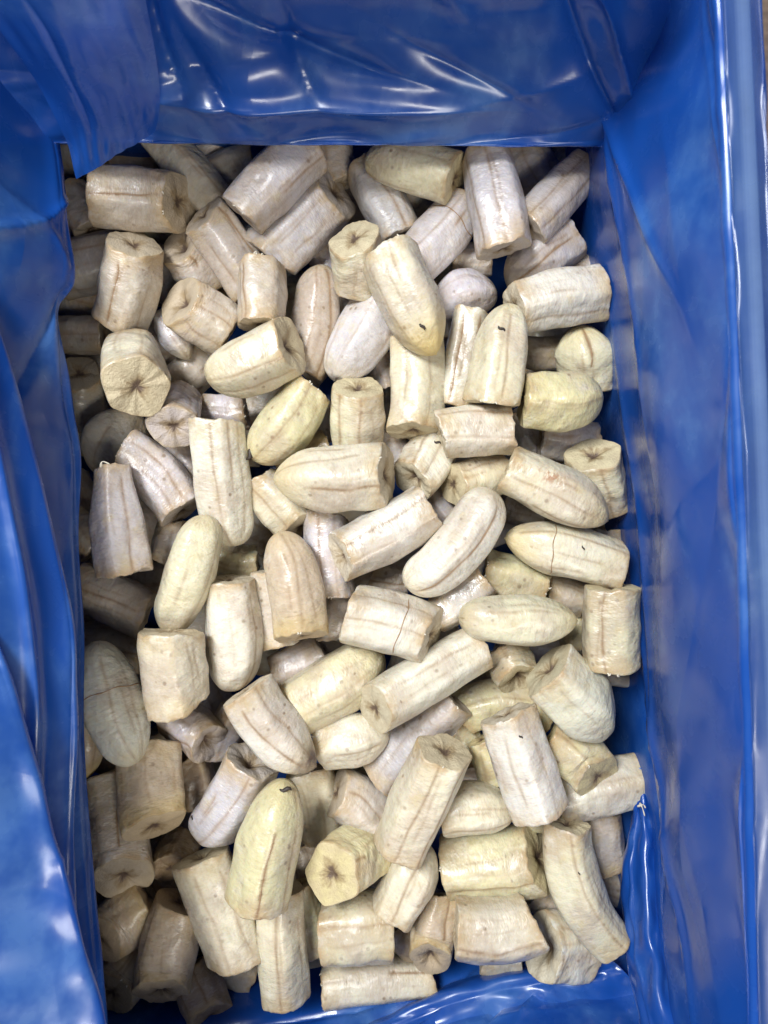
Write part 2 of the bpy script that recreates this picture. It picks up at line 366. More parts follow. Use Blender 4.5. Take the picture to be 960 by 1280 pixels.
 (632,680,772,708,70,.1,'C',dict(sp=[(729,685,4)],a='P',bend=-6,tb=.95,v=[(-.55,.1,1,.5),(.1,.4,.8,.4)],ring=.38),'curved piece with hooked tan seam and one black speck, right side'),
 (634,586,762,648,72,.0,'C',dict(b='P',ta=.9,v=[(.2,.05,.85,.45),(.75,.3,.9,.6)],spots=1),'pointed piece with rust-brown blotches along its top, right side'),
 (616,612,510,738,72,.0,'W',dict(a='R',b='R',bend=-12,ta=.9,v=[(-.55,.1,.95,.85)]),'long curved white piece with orange side streak, centre'),
 (742,568,756,630,72,1.0,'C',dict(fa=.6,dz=2.0,v=[(-.2,0,1,.5)]),'upright stub with wrinkled slit in its oval top face, at right liner'),
 (654,500,754,500,78,.1,'L',dict(b='R',v=[],ta=.92,wr=1),'butter yellow wrinkled piece at right liner'),
 (550,541,638,537,66,.1,'W',dict(sp=[(547,553,6)],v=[(-.7,0,1,.6),(.25,0,1,.35)],ta=.97,tb=.97),'short horizontal white piece with black speck on its left end, under the smooth cone-topped piece'),
 (632,378,616,504,70,.0,'C',dict(sp=[(627,411,7)],a='R',ta=.72,tb=1.02,v=[(-.25,.15,.95,.55)]),'smooth cone-topped piece standing upright with one dark hairline, upper right'),
 (590,390,570,508,50,1.0,'W',dict(v=[(.4,.05,1,.9),(-.45,.05,1,.85)]),'narrow piece with two brown strands left of the smooth cone-topped piece'),
 (732,408,732,476,74,1.0,'C',dict(fa=.55,a='R',dz=1.6,v=[(-.25,.0,.6,.95)]),'knobbly piece with dark pit and brown strand on its rounded top, at right liner'),
 (656,440,704,440,42,2.0,'T',dict(),'shadowed sliver left of the knobbly dark-pitted piece'),
 (676,546,742,552,54,2.0,'G',dict(v=[(-.2,.1,.6,.5)]),'mauve piece below the butter yellow wrinkled one'),
 (646,512,686,582,54,2.0,'G',dict(),'plain grey piece sloping down left of the mauve one under the butter yellow piece'),
 (566,606,628,588,62,1.0,'C',dict(fa=.55,dz=.8,v=[(-.2,0,.5,.5)]),'cream piece with pitted face turned left, under the short black-specked white piece'),
 (515,602,548,550,66,1.0,'W',dict(hollow=0.4,fa=.6,dz=1.0,v=[(-.5,0,1,.6),(.2,0,1,.5)]),'short piece with dark cave-like core facing down left, centre'),
 (520,424,516,540,68,.6,'C',dict(fb=.35,dz=-.6,v=[(-.5,.1,1,.4)],bend=-3),'smooth bright upright piece with yellow cut foot, below the blunt yellow-tipped piece'),
 (487,318,550,438,78,.0,'C',dict(sp=[(528,408,7)],b='P',ta=.98,bend=5,v=[(-.1,.0,.35,.5)],tipy=1),'piece with blunt yellow tip and tiny black tick, upper centre'),
 (484,364,423,478,76,1.0,'G',dict(b='R',v=[(.3,0,.9,.25)]),'smooth rounded piece running down left from under the blunt yellow-tipped piece'),
 (448,484,448,562,68,.8,'C',dict(fa=.45,dz=1.4,v=[(-.1,0,1,.6),(.75,0,1,.7)]),'upright ridged stub with slit face on top, at the centre of the upper half'),
 (342,604,484,594,84,.0,'C',dict(a='P',fb=.25,v=[(.3,.3,1,.7)],tb=1.0),'wedge-shaped cream piece with pointed left end, centre'),
 (424,696,536,634,72,.0,'W',dict(hollow=0.28,fa=.35,dz=.3,v=[(-.35,0,1,.6),(.4,0,1,.35)]),'pale ridged piece with hollow left end below the wedge-shaped piece'),
 (408,644,416,744,60,1.0,'G',dict(v=[(.4,0,1,.6),(-.3,.1,1,.4)],wet=1),'glistening wet mauve piece left of the hollow-ended ridged piece'),
 (398,504,408,554,48,2.0,'G',dict(),'grey sliver left of the upright slit-topped stub'),
 (348,584,412,560,52,1.6,'O',dict(),'peach sliver peeping over the wedge-shaped cream piece'),
 (324,602,376,660,66,1.2,'C',dict(fb=.35,v=[(.4,.0,1,.5)]),'cream piece under the pointed end of the wedge-shaped piece'),
 (390,484,322,580,72,.3,'Y',dict(sp=[(313,567,12)],b='R',ta=.85,v=[(.1,0,1,.5),(-.6,.1,1,.4)],stem=1),'pale yellow piece with curled brown stem scar at its lower left end'),
 (260,480,364,430,76,.0,'C',dict(hollow=0.28,a='R',fb=.42,dz=-.4,v=[(.15,0,1,.6),(.8,.1,1,.5)]),'bright barrel with shadowed cut face at its upper right, upper left centre'),
 (392,332,378,462,60,1.0,'T',dict(bend=-10,v=[(.1,0,.9,.5),(-.6,.05,1,.75)],a='R'),'slender curved tan piece with dark right seam, right of the short mauve piece'),
 (443,298,448,362,69,.7,'C',dict(fa=.6,dz=2.2,v=[]),'upright piece with greenish brown oval face on top, upper centre'),
 (420,240,338,322,80,1.0,'G',dict(fa=.35,v=[(.2,.1,.9,.3)],ta=.95),'mauve-grey piece with ragged right end below the lilac one, upper part'),
 (388,184,302,268,76,.5,'G',dict(v=[(-.45,.0,.6,.7)],b='C'),'plump lilac piece with forked brown seam near the back liner'),
 (262,222,316,204,52,3.0,'S',dict(),'dark piece in the shadow left of the plump lilac one'),
 (414,172,424,232,54,2.0,'T',dict(),'dim tan stub at the back liner right of the plump lilac piece'),
 (458,210,502,300,64,1.0,'G',dict(hollow=0.28,fb=.42,dz=-.5,v=[(-.4,0,1,.7)]),'slanted grey piece with brown core face at its lower end, upper centre'),
 (458,190,570,226,68,.7,'C',dict(a='R',ta=.8,fb=.35,v=[]),'bright plain piece with ragged right end just below the back liner'),
 (584,254,512,336,66,.9,'G',dict(v=[(.4,0,1,.4),(-.1,.2,.4,.6)],ring=.3),'greyish piece with looping brown scribble seam, upper right centre'),
 (607,196,630,312,73,.0,'G',dict(fb=.25,dz=-.4,v=[(-.1,0,1,.55),(.7,0,1,.55)],tb=.98,ta=.92),'upright mauve-white piece with parallel seams near the back liner'),
 (654,182,680,234,58,2.0,'G',dict(),'dim grey stub behind the wet slanted piece at back right'),
 (733,208,660,284,58,.8,'G',dict(v=[(.4,0,1,.5),(-.5,0,1,.6)],wet=1),'wettest glinting piece slanting by the back right corner'),
 (712,296,632,350,72,1.0,'G',dict(v=[(-.1,.1,1,.85)],b='R',ta=.96),'lilac piece with straight reddish seam under the wettest slanting piece'),
 (642,386,752,366,72,.5,'W',dict(fa=.42,dz=.3,v=[(.65,0,1,.5)],b='C'),'bluish white barrel with tan cut face on the left, by right liner'),
 (540,376,620,358,64,1.3,'G',dict(a='R',b='R',v=[]),'plain mauve piece under the upright parallel-seamed piece'),
 (566,324,612,326,44,2.0,'G',dict(),'small dim piece just below the foot of the upright parallel-seamed piece'),
 (716,330,746,334,32,1.6,'G',dict(),'tiny pale end at right liner right of the reddish-seamed lilac piece'),
 (552,206,604,212,48,2.2,'S',dict(),'dim piece at the back liner left of the upright parallel-seamed piece'),
 (688,198,716,206,40,2.4,'S',dict(),'dim stub at the back liner near the right corner'),
 (402,306,418,350,48,2.0,'G',dict(),'grey sliver left of the greenish oval-faced upright piece'),
 (424,352,436,408,50,2.0,'G',dict(v=[(0,0,1,.4)]),'grey sliver beneath the greenish oval-faced upright piece'),
 (500,246,538,278,48,2.6,'S',dict(),'dark gap piece left of the scribble-seamed one'),
 (252,512,308,514,46,2.2,'G',dict(),'mauve-grey sliver above the long pale upright piece'),
 (222,554,242,606,50,2.0,'G',dict(),'mauve sliver between the curved-seamed wet piece and the long pale upright one'),
 (216,652,202,702,40,1.5,'G',dict(),'pale sliver left of the crescent piece top'),
 (274,700,322,706,52,2.0,'Y',dict(),'dim olive-yellow piece behind the brown-scrapped tall piece'),
 (340,712,350,806,58,1.0,'W',dict(v=[]),'plain white piece mostly under the knobbly bent peach-white one'),
 (352,664,376,796,74,.0,'O',dict(a='R',bend=-5,tb=.98,v=[(-.1,0,1,.4)],fb=.12),'bent peach-white piece with flat bottom, left of centre'),
 (346,842,406,812,58,2.0,'G',dict(),'pale grooved piece behind the left end of the plain pale yellow one'),
 (364,888,482,822,84,.3,'Y',dict(b='R',v=[(-.2,.1,.8,.25)]),'plain wide pale yellow piece with seam dents, lower centre'),
 (436,768,540,796,78,.0,'W',dict(fb=.25,v=[(.1,0,1,.4),(-.7,0,1,.4)],ring=.62,tb=.97,ta=.97),'bright chunky piece cracked all round its girth, centre'),
 (438,736,418,798,50,1.6,'G',dict(),'grey piece in the gap left of the girth-cracked chunky piece'),
 (468,886,602,806,68,.2,'W',dict(fa=.55,dz=.5,v=[(-.2,.25,1,.45)],ta=.97),'longest straight piece with small yellow cut face at lower left, centre'),
 (402,932,486,920,66,1.0,'W',dict(v=[(.55,.2,.9,.5)],b='R'),'ridged white piece under the yellow cut end of the longest straight piece'),
 (566,870,478,968,74,1.1,'G',dict(v=[(.1,0,.9,.3)]),'wide grey-white piece in the shade under the longest straight piece'),
 (308,862,398,952,74,.0,'W',dict(b='P',ta=.93,bend=13,v=[(.45,.1,.9,.7),(-.35,0,.9,.5)],tipd=1),'curved piece with dark purple tip, left of the plain wide pale yellow one'),
 (464,722,506,726,44,1.8,'G',dict(v=[(.2,0,1,.8)]),'small dark-lined piece above the girth-cracked chunky piece'),
 (546,766,604,724,56,1.0,'W',dict(wet=1,v=[]),'glossy bluish white piece under the orange-streaked curved one'),
 (606,714,680,736,62,1.0,'Y',dict(v=[(.5,.6,1,.5)]),'yellow piece peeping out above the torpedo-shaped one'),
 (682,736,730,750,52,1.5,'T',dict(),'tan piece in shade left of the neat square-cut piece'),
 (714,766,722,808,42,2.0,'Y',dict(),'dim yellow sliver left of the foot of the neat square-cut piece'),
 (602,924,616,974,46,1.6,'L',dict(),'deep yellow sliver left of the black-speckled white piece'),
 (568,902,592,948,48,2.0,'C',dict(),'dim sliver right of the tan star face of the upright ridged piece'),
 (746,834,790,842,42,2.0,'S',dict(),'shadowed piece below the neat square-cut piece at right liner'),
 (758,664,768,722,44,2.0,'S',dict(),'shadowed sliver between the hooked-seam piece and right liner'),
 (538,614,562,654,46,2.0,'G',dict(),'grey sliver above the upper end of the orange-streaked curved piece'),
 (482,546,502,590,48,2.0,'G',dict(),'bluish sliver left of the short cave-cored piece'),
 (474,446,486,484,34,2.0,'G',dict(),'pale sliver left of the smooth bright upright piece'),
 (122,944,156,958,38,2.0,'S',dict(),'shadowed scrap right of the orange pointed tip'),
 (236,944,250,1004,48,2.0,'D',dict(),'dark brown piece right of the stout yellow-bottomed one'),
 (196,1104,234,1128,48,3.0,'D',dict(),'dark brown piece in the hole above the broad brownish peach one'),
 (376,1050,386,1110,48,2.2,'T',dict(),'dim tan piece left of the bright yellow round cut face'),
 (656,1008,694,1022,44,1.4,'Y',dict(),'small yellowish end under the foot of the black-speckled white piece'),
 (668,1112,704,1142,48,2.2,'S',dict(),'dark piece right of the cream barrel at lower right'),
 (492,1158,518,1184,44,2.2,'D',dict(),'dark piece in the gap left of the orange-stained piece'),
 (546,774,562,802,40,2.0,'G',dict(),'purplish sliver at the right end of the girth-cracked chunky piece'),
]
# heights of the two ends of each piece, settled so that the pieces rest on one another
ENDZ = [(0.1125,0.1025), (0.087,0.087), (0.0705,0.0705), (0.0672,0.066), (0.1135,0.1015), (0.0925,0.0805), (0.11,0.105), (0.1052,0.1002), (0.118,0.123), (0.087,0.087), (0.0666,0.0666), (0.1419,0.1059), (0.1225,0.0925), (0.087,0.087), (0.0665,0.0665), (0.0737,0.0588), (0.107,0.1072), (0.1288,0.1285), (0.1193,0.1124), (0.1321,0.1238), (0.0703,0.0696), (0.087,0.087), (0.0688,0.0679), (0.1311,0.1336), (0.1092,0.1108), (0.1398,0.1367), (0.1165,0.1155), (0.0996,0.1037), (0.085,0.085), (0.1106,0.1186), (0.0973,0.1093), (0.08,0.094), (0.0977,0.0894), (0.0899,0.0809), (0.0997,0.1067), (0.0858,0.0917), (0.1075,0.1095), (0.1147,0.1091), (0.1367,0.133), (0.1085,0.1082), (0.0676,0.0677), (0.0876,0.0854), (0.128,0.1021), (0.1043,0.104), (0.087,0.087), (0.0987,0.0972), (0.0862,0.0862), (0.133,0.123), (0.111,0.1118), (0.1104,0.1108), (0.0945,0.0985), (0.0957,0.1057), (0.1165,0.1168), (0.087,0.087), (0.108,0.098), (0.1153,0.118), (0.0829,0.0829), (0.0988,0.0981), (0.1097,0.1151), (0.128,0.128), (0.1266,0.1208), (0.0892,0.092), (0.1004,0.1064), (0.1284,0.1282), (0.135,0.1317), (0.1213,0.1207), (0.1303,0.1322), (0.1285,0.1282), (0.1175,0.0975), (0.126,0.126), (0.123,0.1222), (0.131,0.1308), (0.1086,0.108), (0.112,0.096), (0.086,0.0859), (0.0945,0.0922), (0.0762,0.0742), (0.1108,0.1028), (0.1097,0.0997), (0.1075,0.1138), (0.132,0.1336), (0.1008,0.1058), (0.1189,0.1049), (0.1298,0.129), (0.1295,0.1265), (0.1078,0.1081), (0.0818,0.0809), (0.0929,0.0945), (0.1033,0.1033), (0.116,0.1146), (0.126,0.13), (0.1012,0.0953), (0.1298,0.1079), (0.1008,0.1013), (0.1233,0.1231), (0.0665,0.0665), (0.087,0.087), (0.0955,0.1007), (0.1204,0.12), (0.1046,0.1065), (0.126,0.13), (0.0872,0.0872), (0.1159,0.1191), (0.0999,0.1008), (0.1181,0.1154), (0.0991,0.0992), (0.087,0.087), (0.0936,0.0938), (0.0829,0.0829), (0.0784,0.0784), (0.0803,0.0797), (0.0834,0.0832), (0.0747,0.0747), (0.0829,0.0829), (0.0859,0.0857), (0.0973,0.0973), (0.087,0.087), (0.1022,0.1031), (0.128,0.128), (0.0857,0.0855), (0.1101,0.1072), (0.1288,0.1292), (0.0938,0.0941), (0.1266,0.1208), (0.1059,0.1104), (0.1008,0.0938), (0.13,0.1271), (0.0911,0.0911), (0.111,0.1127), (0.1018,0.1033), (0.0952,0.0954), (0.087,0.087), (0.0969,0.0959), (0.0806,0.0801), (0.087,0.087), (0.087,0.087), (0.087,0.087), (0.087,0.087), (0.087,0.087), (0.0818,0.0811), (0.087,0.087), (0.0665,0.0665), (0.0718,0.0693), (0.091,0.0902), (0.0793,0.0789), (0.0829,0.0829), (0.087,0.087)]
BURIED_LABEL = 'dim banana piece buried deep in the heap, mostly hidden by the pieces above it'
BURIED = [(195,192,123,192,55,4.2,'S',dict(),'grey buried piece tucked right under the back left liner fold tip'),
 (628,627,698,645,55,3.8,'T',dict(),'tan buried piece above the upper end of the hooked-seam curved piece'),
 (321,533,339,463,54,3.8,'T',dict(),'tan buried piece between the bright barrel and the yellow stem-scarred piece'),
 (131,381,61,363,56,4.2,'S',dict(),'dark buried piece at left liner between two shadowed horizontal ones'),
 (487,1086,425,1122,55,3.8,'G',dict(),BURIED_LABEL),
 (635,849,565,831,57,4.2,'C',dict(),'cream buried corner between the hollow-ended stub and the longest straight piece'),
 (252,806,234,736,59,4.2,'S',dict(),BURIED_LABEL),
 (201,310,183,380,60,4.2,'G',dict(),'mauve buried piece in the gap right of the upright rusty-stained piece'),
 (171,622,189,692,56,3.8,'T',dict(),'tan buried piece in the gap right of the torn-topped tapered piece'),
 (98,443,148,493,60,4.2,'S',dict(),'dark buried piece at left liner just above the dark cut face'),
 (693,373,675,443,61,4.2,'C',dict(),'cream buried piece just below the bluish white barrel by right liner'),
 (492,630,420,630,56,3.8,'T',dict(),'tan buried scrap between the wedge-shaped piece and the hollow-ended ridged one'),
 (102,1069,120,1139,59,4.2,'S',dict(),'dark buried scrap above the peach star-cored piece at left liner'),
 (102,662,84,592,58,3.8,'T',dict(),'tan buried piece at left liner beside the torn top of the tapered piece'),
 (237,836,273,898,57,4.2,'G',dict(),'mauve buried piece below the lower right corner of the squat square piece'),
 (281,639,343,675,54,3.8,'T',dict(),'tan buried piece right of the foot of the long pale upright piece'),
 (519,656,483,718,54,3.8,'G',dict(),'grey buried scrap between the hollow-ended ridged piece and the orange-streaked curved one'),
 (389,363,319,381,61,4.2,'C',dict(),'cream buried piece between the short upright mauve piece and the slender curved tan one'),
 (108,724,90,794,55,3.8,'T',dict(),BURIED_LABEL),
 (166,426,236,444,59,3.8,'T',dict(),'tan buried piece between the slim finger tip and the largest star-cored face'),
 (447,1203,375,1203,57,4.2,'G',dict(),BURIED_LABEL),
 (486,466,468,536,56,4.2,'C',dict(),'cream buried piece in the gap right of the upright slit-topped stub'),
 (588,667,570,737,59,4.2,'S',dict(),BURIED_LABEL),
 (615,963,543,963,57,3.8,'T',dict(),'tan buried scrap below the deep yellow sliver at lower right'),
 (546,567,618,567,56,3.8,'G',dict(),BURIED_LABEL),
 (485,987,415,969,55,4.2,'C',dict(),'cream buried scrap just above the small bent peach piece'),
 (200,1024,250,974,54,4.2,'S',dict(),BURIED_LABEL),
 (225,552,153,552,61,3.8,'T',dict(),BURIED_LABEL),
 (312,766,330,836,61,4.2,'C',dict(),'cream buried piece left of the pale grooved piece'),
 (150,720,222,720,56,4.2,'S',dict(),'grey buried piece in the hollow left of the seamless crescent piece'),
 (125,549,55,531,60,3.8,'T',dict(),BURIED_LABEL),
 (97,285,167,267,54,3.8,'T',dict(),BURIED_LABEL),
 (128,201,58,183,59,4.2,'S',dict(),'dark buried piece in the back left corner under the liner fold'),
 (227,210,289,174,60,3.8,'G',dict(),'dark buried piece at the back liner right of the long grey sloping piece'),
 (540,371,558,301,57,4.2,'C',dict(),BURIED_LABEL),
 (414,252,486,252,57,3.8,'T',dict(),'tan buried piece directly above the greenish brown oval-faced upright piece'),
 (345,906,273,906,59,3.8,'T',dict(),BURIED_LABEL),
 (147,1065,219,1065,59,4.2,'S',dict(),'dark buried piece under the oval face of the stout yellow-bottomed piece'),
 (809,1110,739,1092,55,3.8,'T',dict(),'tan buried piece behind the long curved piece at lower right liner'),
 (651,468,723,468,57,3.8,'T',dict(),BURIED_LABEL),
 (168,282,240,282,55,4.2,'C',dict(),'cream buried piece above the short tan pitted-core piece at upper left'),
 (684,663,756,663,55,3.8,'T',dict(),'tan buried scrap between the rust-blotched pointed piece and the hooked-seam one'),
 (126,690,54,690,61,4.2,'S',dict(),BURIED_LABEL),
 (490,723,428,759,57,3.8,'T',dict(),'tan buried scrap left of the small dark-lined piece'),
 (216,837,144,837,54,4.2,'G',dict(),BURIED_LABEL),
 (327,369,255,369,56,3.8,'T',dict(),BURIED_LABEL),
 (282,294,354,294,54,3.8,'G',dict(),BURIED_LABEL),
 (213,1164,285,1164,60,4.2,'C',dict(),BURIED_LABEL),
 (658,633,596,669,54,5,'G',dict(),'mauve buried piece between the orange-streaked curved piece and the hooked-seam one'),
 (300,510,300,582,54,5,'C',dict(),BURIED_LABEL),
 (407,780,469,816,54,5,'T',dict(),'grey buried scrap above the middle of the plain wide pale yellow piece'),
 (306,694,324,764,54,5,'S',dict(),BURIED_LABEL),
 (702,810,774,810,54,5,'T',dict(),BURIED_LABEL),
 (621,804,693,804,54,5,'G',dict(),'grey buried piece in the gap between torpedo-shaped piece and greenish slab'),
 (270,621,342,621,54,5,'C',dict(),BURIED_LABEL),
 (201,908,237,970,54,5,'S',dict(),BURIED_LABEL),
 (490,1125,560,1143,54,5,'G',dict(),BURIED_LABEL),
 (427,416,377,466,54,5,'S',dict(),'dark buried piece left of the smooth rounded piece foot, above the yellow stem-scarred one'),
 (522,784,504,854,54,5,'S',dict(),'dark buried scrap between the girth-cracked piece and the longest straight piece'),
 (201,1017,273,1017,54,5,'G',dict(),BURIED_LABEL),
 (570,357,570,429,54,5,'T',dict(),'tan buried scrap above the narrow piece with two brown strands'),
 (237,960,309,960,54,5,'C',dict(),BURIED_LABEL),
 (606,561,678,561,54,5,'G',dict(),BURIED_LABEL)]
BURIEDZ = [(0.0399,0.0363), (0.0447,0.0414), (0.0501,0.0501), (0.041,0.0432), (0.0501,0.0501), (0.0438,0.0432), (0.0427,0.0431), (0.0459,0.0447), (0.0503,0.0504), (0.0438,0.0435), (0.0446,0.0436), (0.0501,0.0501), (0.0429,0.0426), (0.0485,0.0486), (0.0426,0.0398), (0.0501,0.0501), (0.0441,0.043), (0.0394,0.0401), (0.0512,0.0519), (0.0526,0.0526), (0.0405,0.0421), (0.0419,0.0419), (0.037,0.0377), (0.0501,0.0501), (0.0501,0.0501), (0.0443,0.0454), (0.0484,0.0516), (0.0533,0.0524), (0.0444,0.0437), (0.0441,0.0441), (0.0457,0.0466), (0.0476,0.0499), (0.0538,0.0504), (0.0501,0.0501), (0.0443,0.0448), (0.0509,0.0507), (0.0533,0.0548), (0.0427,0.0426), (0.0553,0.056), (0.0521,0.0519), (0.0307,0.0329), (0.0598,0.0566), (0.0383,0.0389), (0.0578,0.0553), (0.0431,0.0437), (0.0598,0.0566), (0.0501,0.0501), (0.0359,0.0347), (0.019,0.021), (0.0193,0.0207), (0.0255,0.0255), (0.0286,0.0266), (0.0255,0.0255), (0.0255,0.0255), (0.0255,0.0255), (0.0225,0.0175), (0.0378,0.0336), (0.0204,0.0214), (0.0255,0.0255), (0.0221,0.0179), (0.0238,0.0242), (0.0302,0.032), (0.0242,0.0239)]
# ------------------------------------------------------------------ floor and carton
def box_mesh(c8):
    f = [(0, 3, 2, 1), (4, 5, 6, 7), (0, 1, 5, 4), (1, 2, 6, 5), (2, 3, 7, 6), (3, 0, 4, 7)]
    return [tuple(p) for p in c8], f

fv = [(x, y, -0.006) for y in np.linspace(-3, 3, 13) for x in np.linspace(-3, 3, 13)]
ff = [(j * 13 + i, j * 13 + i + 1, (j + 1) * 13 + i + 1, (j + 1) * 13 + i) for j in range(12) for i in range(12)]
fl = mesh_obj('floor', fv, ff, MAT_FLOOR)
fl['kind'] = 'structure'

carton = thing('carton', 'grey open carton lined with blue film and filled with peeled bananas', 'carton', (-0.04, -0.035, 0))
CO = np.array([-0.04, -0.035, 0.0])
inner = [(-0.236, 0.250), (0.1375, 0.256), (0.1630, -0.312), (-0.236, -0.312)]      # back left, back right, front right, front left
T = 0.006
outer = [(-0.236 - T, 0.250 + T), (0.1375 + T, 0.256 + T), (0.1630 + T, -0.312 - T), (-0.236 - T, -0.312 - T)]
for k in range(4):
    a, b, c, d = inner[k], inner[(k + 1) % 4], outer[(k + 1) % 4], outer[k]
    sh = 0.0015
    q = [(a[0], a[1], -0.004), (b[0], b[1], -0.004), (c[0], c[1], -0.004), (d[0], d[1], -0.004)]
    cx = np.mean(np.array(q)[:, :2], axis=0)
    q = [tuple(np.array([cx[0] + (p[0] - cx[0]) * 0.997, cx[1] + (p[1] - cx[1]) * 0.997, p[2]])) for p in q]
    v, f = box_mesh(q + [(p[0], p[1], 0.246) for p in q])
    w = mesh_obj('wall', v, f, MAT_CARTON, carton, False, None, CO)
    bm = w.modifiers.new('edge', 'BEVEL'); bm.width = 0.0025; bm.segments = 3
v, f = box_mesh([(-0.234, -0.31, -0.0035), (0.152, -0.31, -0.0035), (0.136, 0.253, -0.0035), (-0.234, 0.248, -0.0035),
                 (-0.234, -0.31, 0.001), (0.152, -0.31, 0.001), (0.136, 0.253, 0.001), (-0.234, 0.248, 0.001)])
mesh_obj('base', v, f, MAT_CARTON, carton, False, None, CO)

# ------------------------------------------------------------------ the blue liner: sheets of one bag, each laid through control points
liner = thing('plastic_liner', 'creased translucent blue plastic liner bag folded over the carton rim', 'liner', (-0.04, -0.035, 0.004))
LO = np.array([-0.04, -0.035, 0.004])

def smooth01(x):
    x = np.clip(x, 0, 1); return x * x * (3 - 2 * x)

def catmull(P, n):
    """resample the control points P (m,...,3) along axis 0 at n places"""
    P = np.asarray(P, float); m = len(P)
    Q = np.concatenate([2 * P[:1] - P[1:2], P, 2 * P[-1:] - P[-2:-1]], 0)
    u = np.linspace(0, m - 1, n); i = np.minimum(u.astype(int), m - 2); t = (u - i).reshape((-1,) + (1,) * (P.ndim - 1))
    a, b, c, d = Q[i], Q[i + 1], Q[i + 2], Q[i + 3]
    return 0.5 * (2 * b + (c - a) * t + (2 * a - 5 * b + 4 * c - d) * t * t + (3 * b - a - 3 * c + d) * t ** 3)

def px(x, y, z): return tuple(ray(x, y, z))

def sheet(name, rows, n_u, n_v, seed, creases=(), rough=0.0016, crumple=0.0, fade_v=None, mat=None):
    n_u, n_v = int(n_u * 1.35), int(n_v * 1.5)
    P = np.array(rows, float)                          # rows x cols x 3
    S = catmull(P, n_u)                                # along rows
    S = np.swapaxes(catmull(np.swapaxes(S, 0, 1), n_v), 0, 1)
    du = np.gradient(S, axis=0); dv = np.gradient(S, axis=1)
    N = np.cross(du, dv); N /= np.linalg.norm(N, axis=-1, keepdims=True) + 1e-12
    rng = np.random.default_rng(seed)
    u = np.linspace(0, 1, n_u)[:, None]; v = np.linspace(0, 1, n_v)[None]
    h = np.zeros((n_u, n_v))
    for k in range(14):                                # soft billows
        fu, fv = rng.uniform(-9, 9), rng.uniform(-5, 5)
        h += rough * 0.5 / (1 + 0.12 * (abs(fu) + abs(fv))) * np.sin(2 * math.pi * (fu * u + fv * v) + rng.uniform(0, 6.3))
    for k in range(int(crumple)):                      # sharp random creases: ridges that fade at both ends
        u0, v0, a = rng.uniform(0, 1), rng.uniform(0, 1), rng.uniform(0, math.pi)
        l, w = rng.uniform(0.08, 0.3), rng.uniform(0.008, 0.03)
        x = (u - u0) * math.cos(a) + (v - v0) * math.sin(a); y = -(u - u0) * math.sin(a) + (v - v0) * math.cos(a)
        h += rng.choice([-1, 1]) * rng.uniform(0.4, 1.3) * rough * np.exp(-np.abs(y) / w) * np.exp(-(x / l) ** 2)
    for (u0, v0, u1, v1, w, hh) in creases:            # placed folds
        d = np.array([u1 - u0, v1 - v0]); L = np.hypot(*d); d = d / L
        x = (u - u0) * d[0] + (v - v0) * d[1]; y = -(u - u0) * d[1] + (v - v0) * d[0]
        fade = 1 / (1 + np.exp(-(x + 0.0) / 0.03)) / (1 + np.exp((x - L) / 0.03))
        h += hh * np.exp(-np.abs(y) / w) * fade
    if fade_v: h = h * (1 - smooth01((v - fade_v) / 0.12)) + (0.0003 * np.sin(40 * u) + 0.0002 * np.sin(95 * u)) * smooth01((v - fade_v) / 0.12)
    S = S + N * h[..., None]
    V = S.reshape(-1, 3)
    Fc = [(i * n_v + j, i * n_v + j + 1, (i + 1) * n_v + j + 1, (i + 1) * n_v + j) for i in range(n_u - 1) for j in range(n_v - 1)]
    return mesh_obj(name, V, Fc, mat or MAT_FILM, liner, True, None, LO)

# right side: from under the pile up to the rim, over the carton edge and down outside
R_rows, RIM = [], []
for (y, cols) in [(-140, [(720, .06), (772, .12), (822, .19), (874, .24), (893, .2505), (946, .2495), (941, .235), (902, .12)]),
                  (60, [(640, .02), (744, .12), (800, .18), (880, .235), (905, .2515), (953, .250), (949, .235), (915, .12)]),
                  (200, [(672, .02), (733, .125), (788, .185), (888, .238), (912, .2515), (958, .250), (954, .235), (922, .12)]),
                  (400, [(700, .02), (764, .115), (808, .185), (898, .240), (921, .2515), (968, .250), (963, .235), (930, .12)]),
                  (640, [(722, .02), (788, .115), (826, .185), (908, .240), (931, .2515), (980, .250), (974, .235), (936, .12)]),
                  (900, [(736, .02), (803, .115), (842, .185), (917, .240), (939, .2515), (992, .250), (986, .235), (942, .12)]),
                  (1120, [(736, .02), (806, .110), (848, .18), (922, .240), (944, .2515), (1000, .250), (994, .235), (946, .12)]),
                  (1480, [(700, .02), (815, .12), (856, .18), (930, .240), (952, .2515), (1015, .250), (1008, .235), (950, .12)])]:
    a, b = [px(x, y, z) for x, z in cols[:5]], [px(x, y, z) for x, z in cols[4:]]
    R_rows.append(a[:4] + [(a[4][0] - .0022, a[4][1], a[4][2] - .0030), a[4]])
    RIM.append([a[4], (a[4][0] + .0022, a[4][1], a[4][2] + .0003), (b[1][0] - .002, b[1][1], b[1][2] + .0006), b[1], b[2], b[3]])
sheet('rim_band', RIM, 150, 50, 6, (), 0.0005, 8, None, MAT_FILM_THIN)
sheet('side_panel', R_rows, 150, 120, 5, [(.10, .18, .38, .46, .010, .004), (.12, .30, .50, .36, .012, .003), (.62, .20, .98, .50, .010, .004), (.66, .18, .98, .34, .010, -.004), (.45, .22, .75, .30, .02, .003)], 0.0011, 20, .66)

Bt = [[(x, y, .0045 + .003 * math.sin(x * 40 + y * 31)) for x in np.linspace(-.222, .120, 6)] for y in np.linspace(.235, -.29, 7)]
sheet('bottom_panel', Bt, 40, 30, 41, (), 0.001, 6)

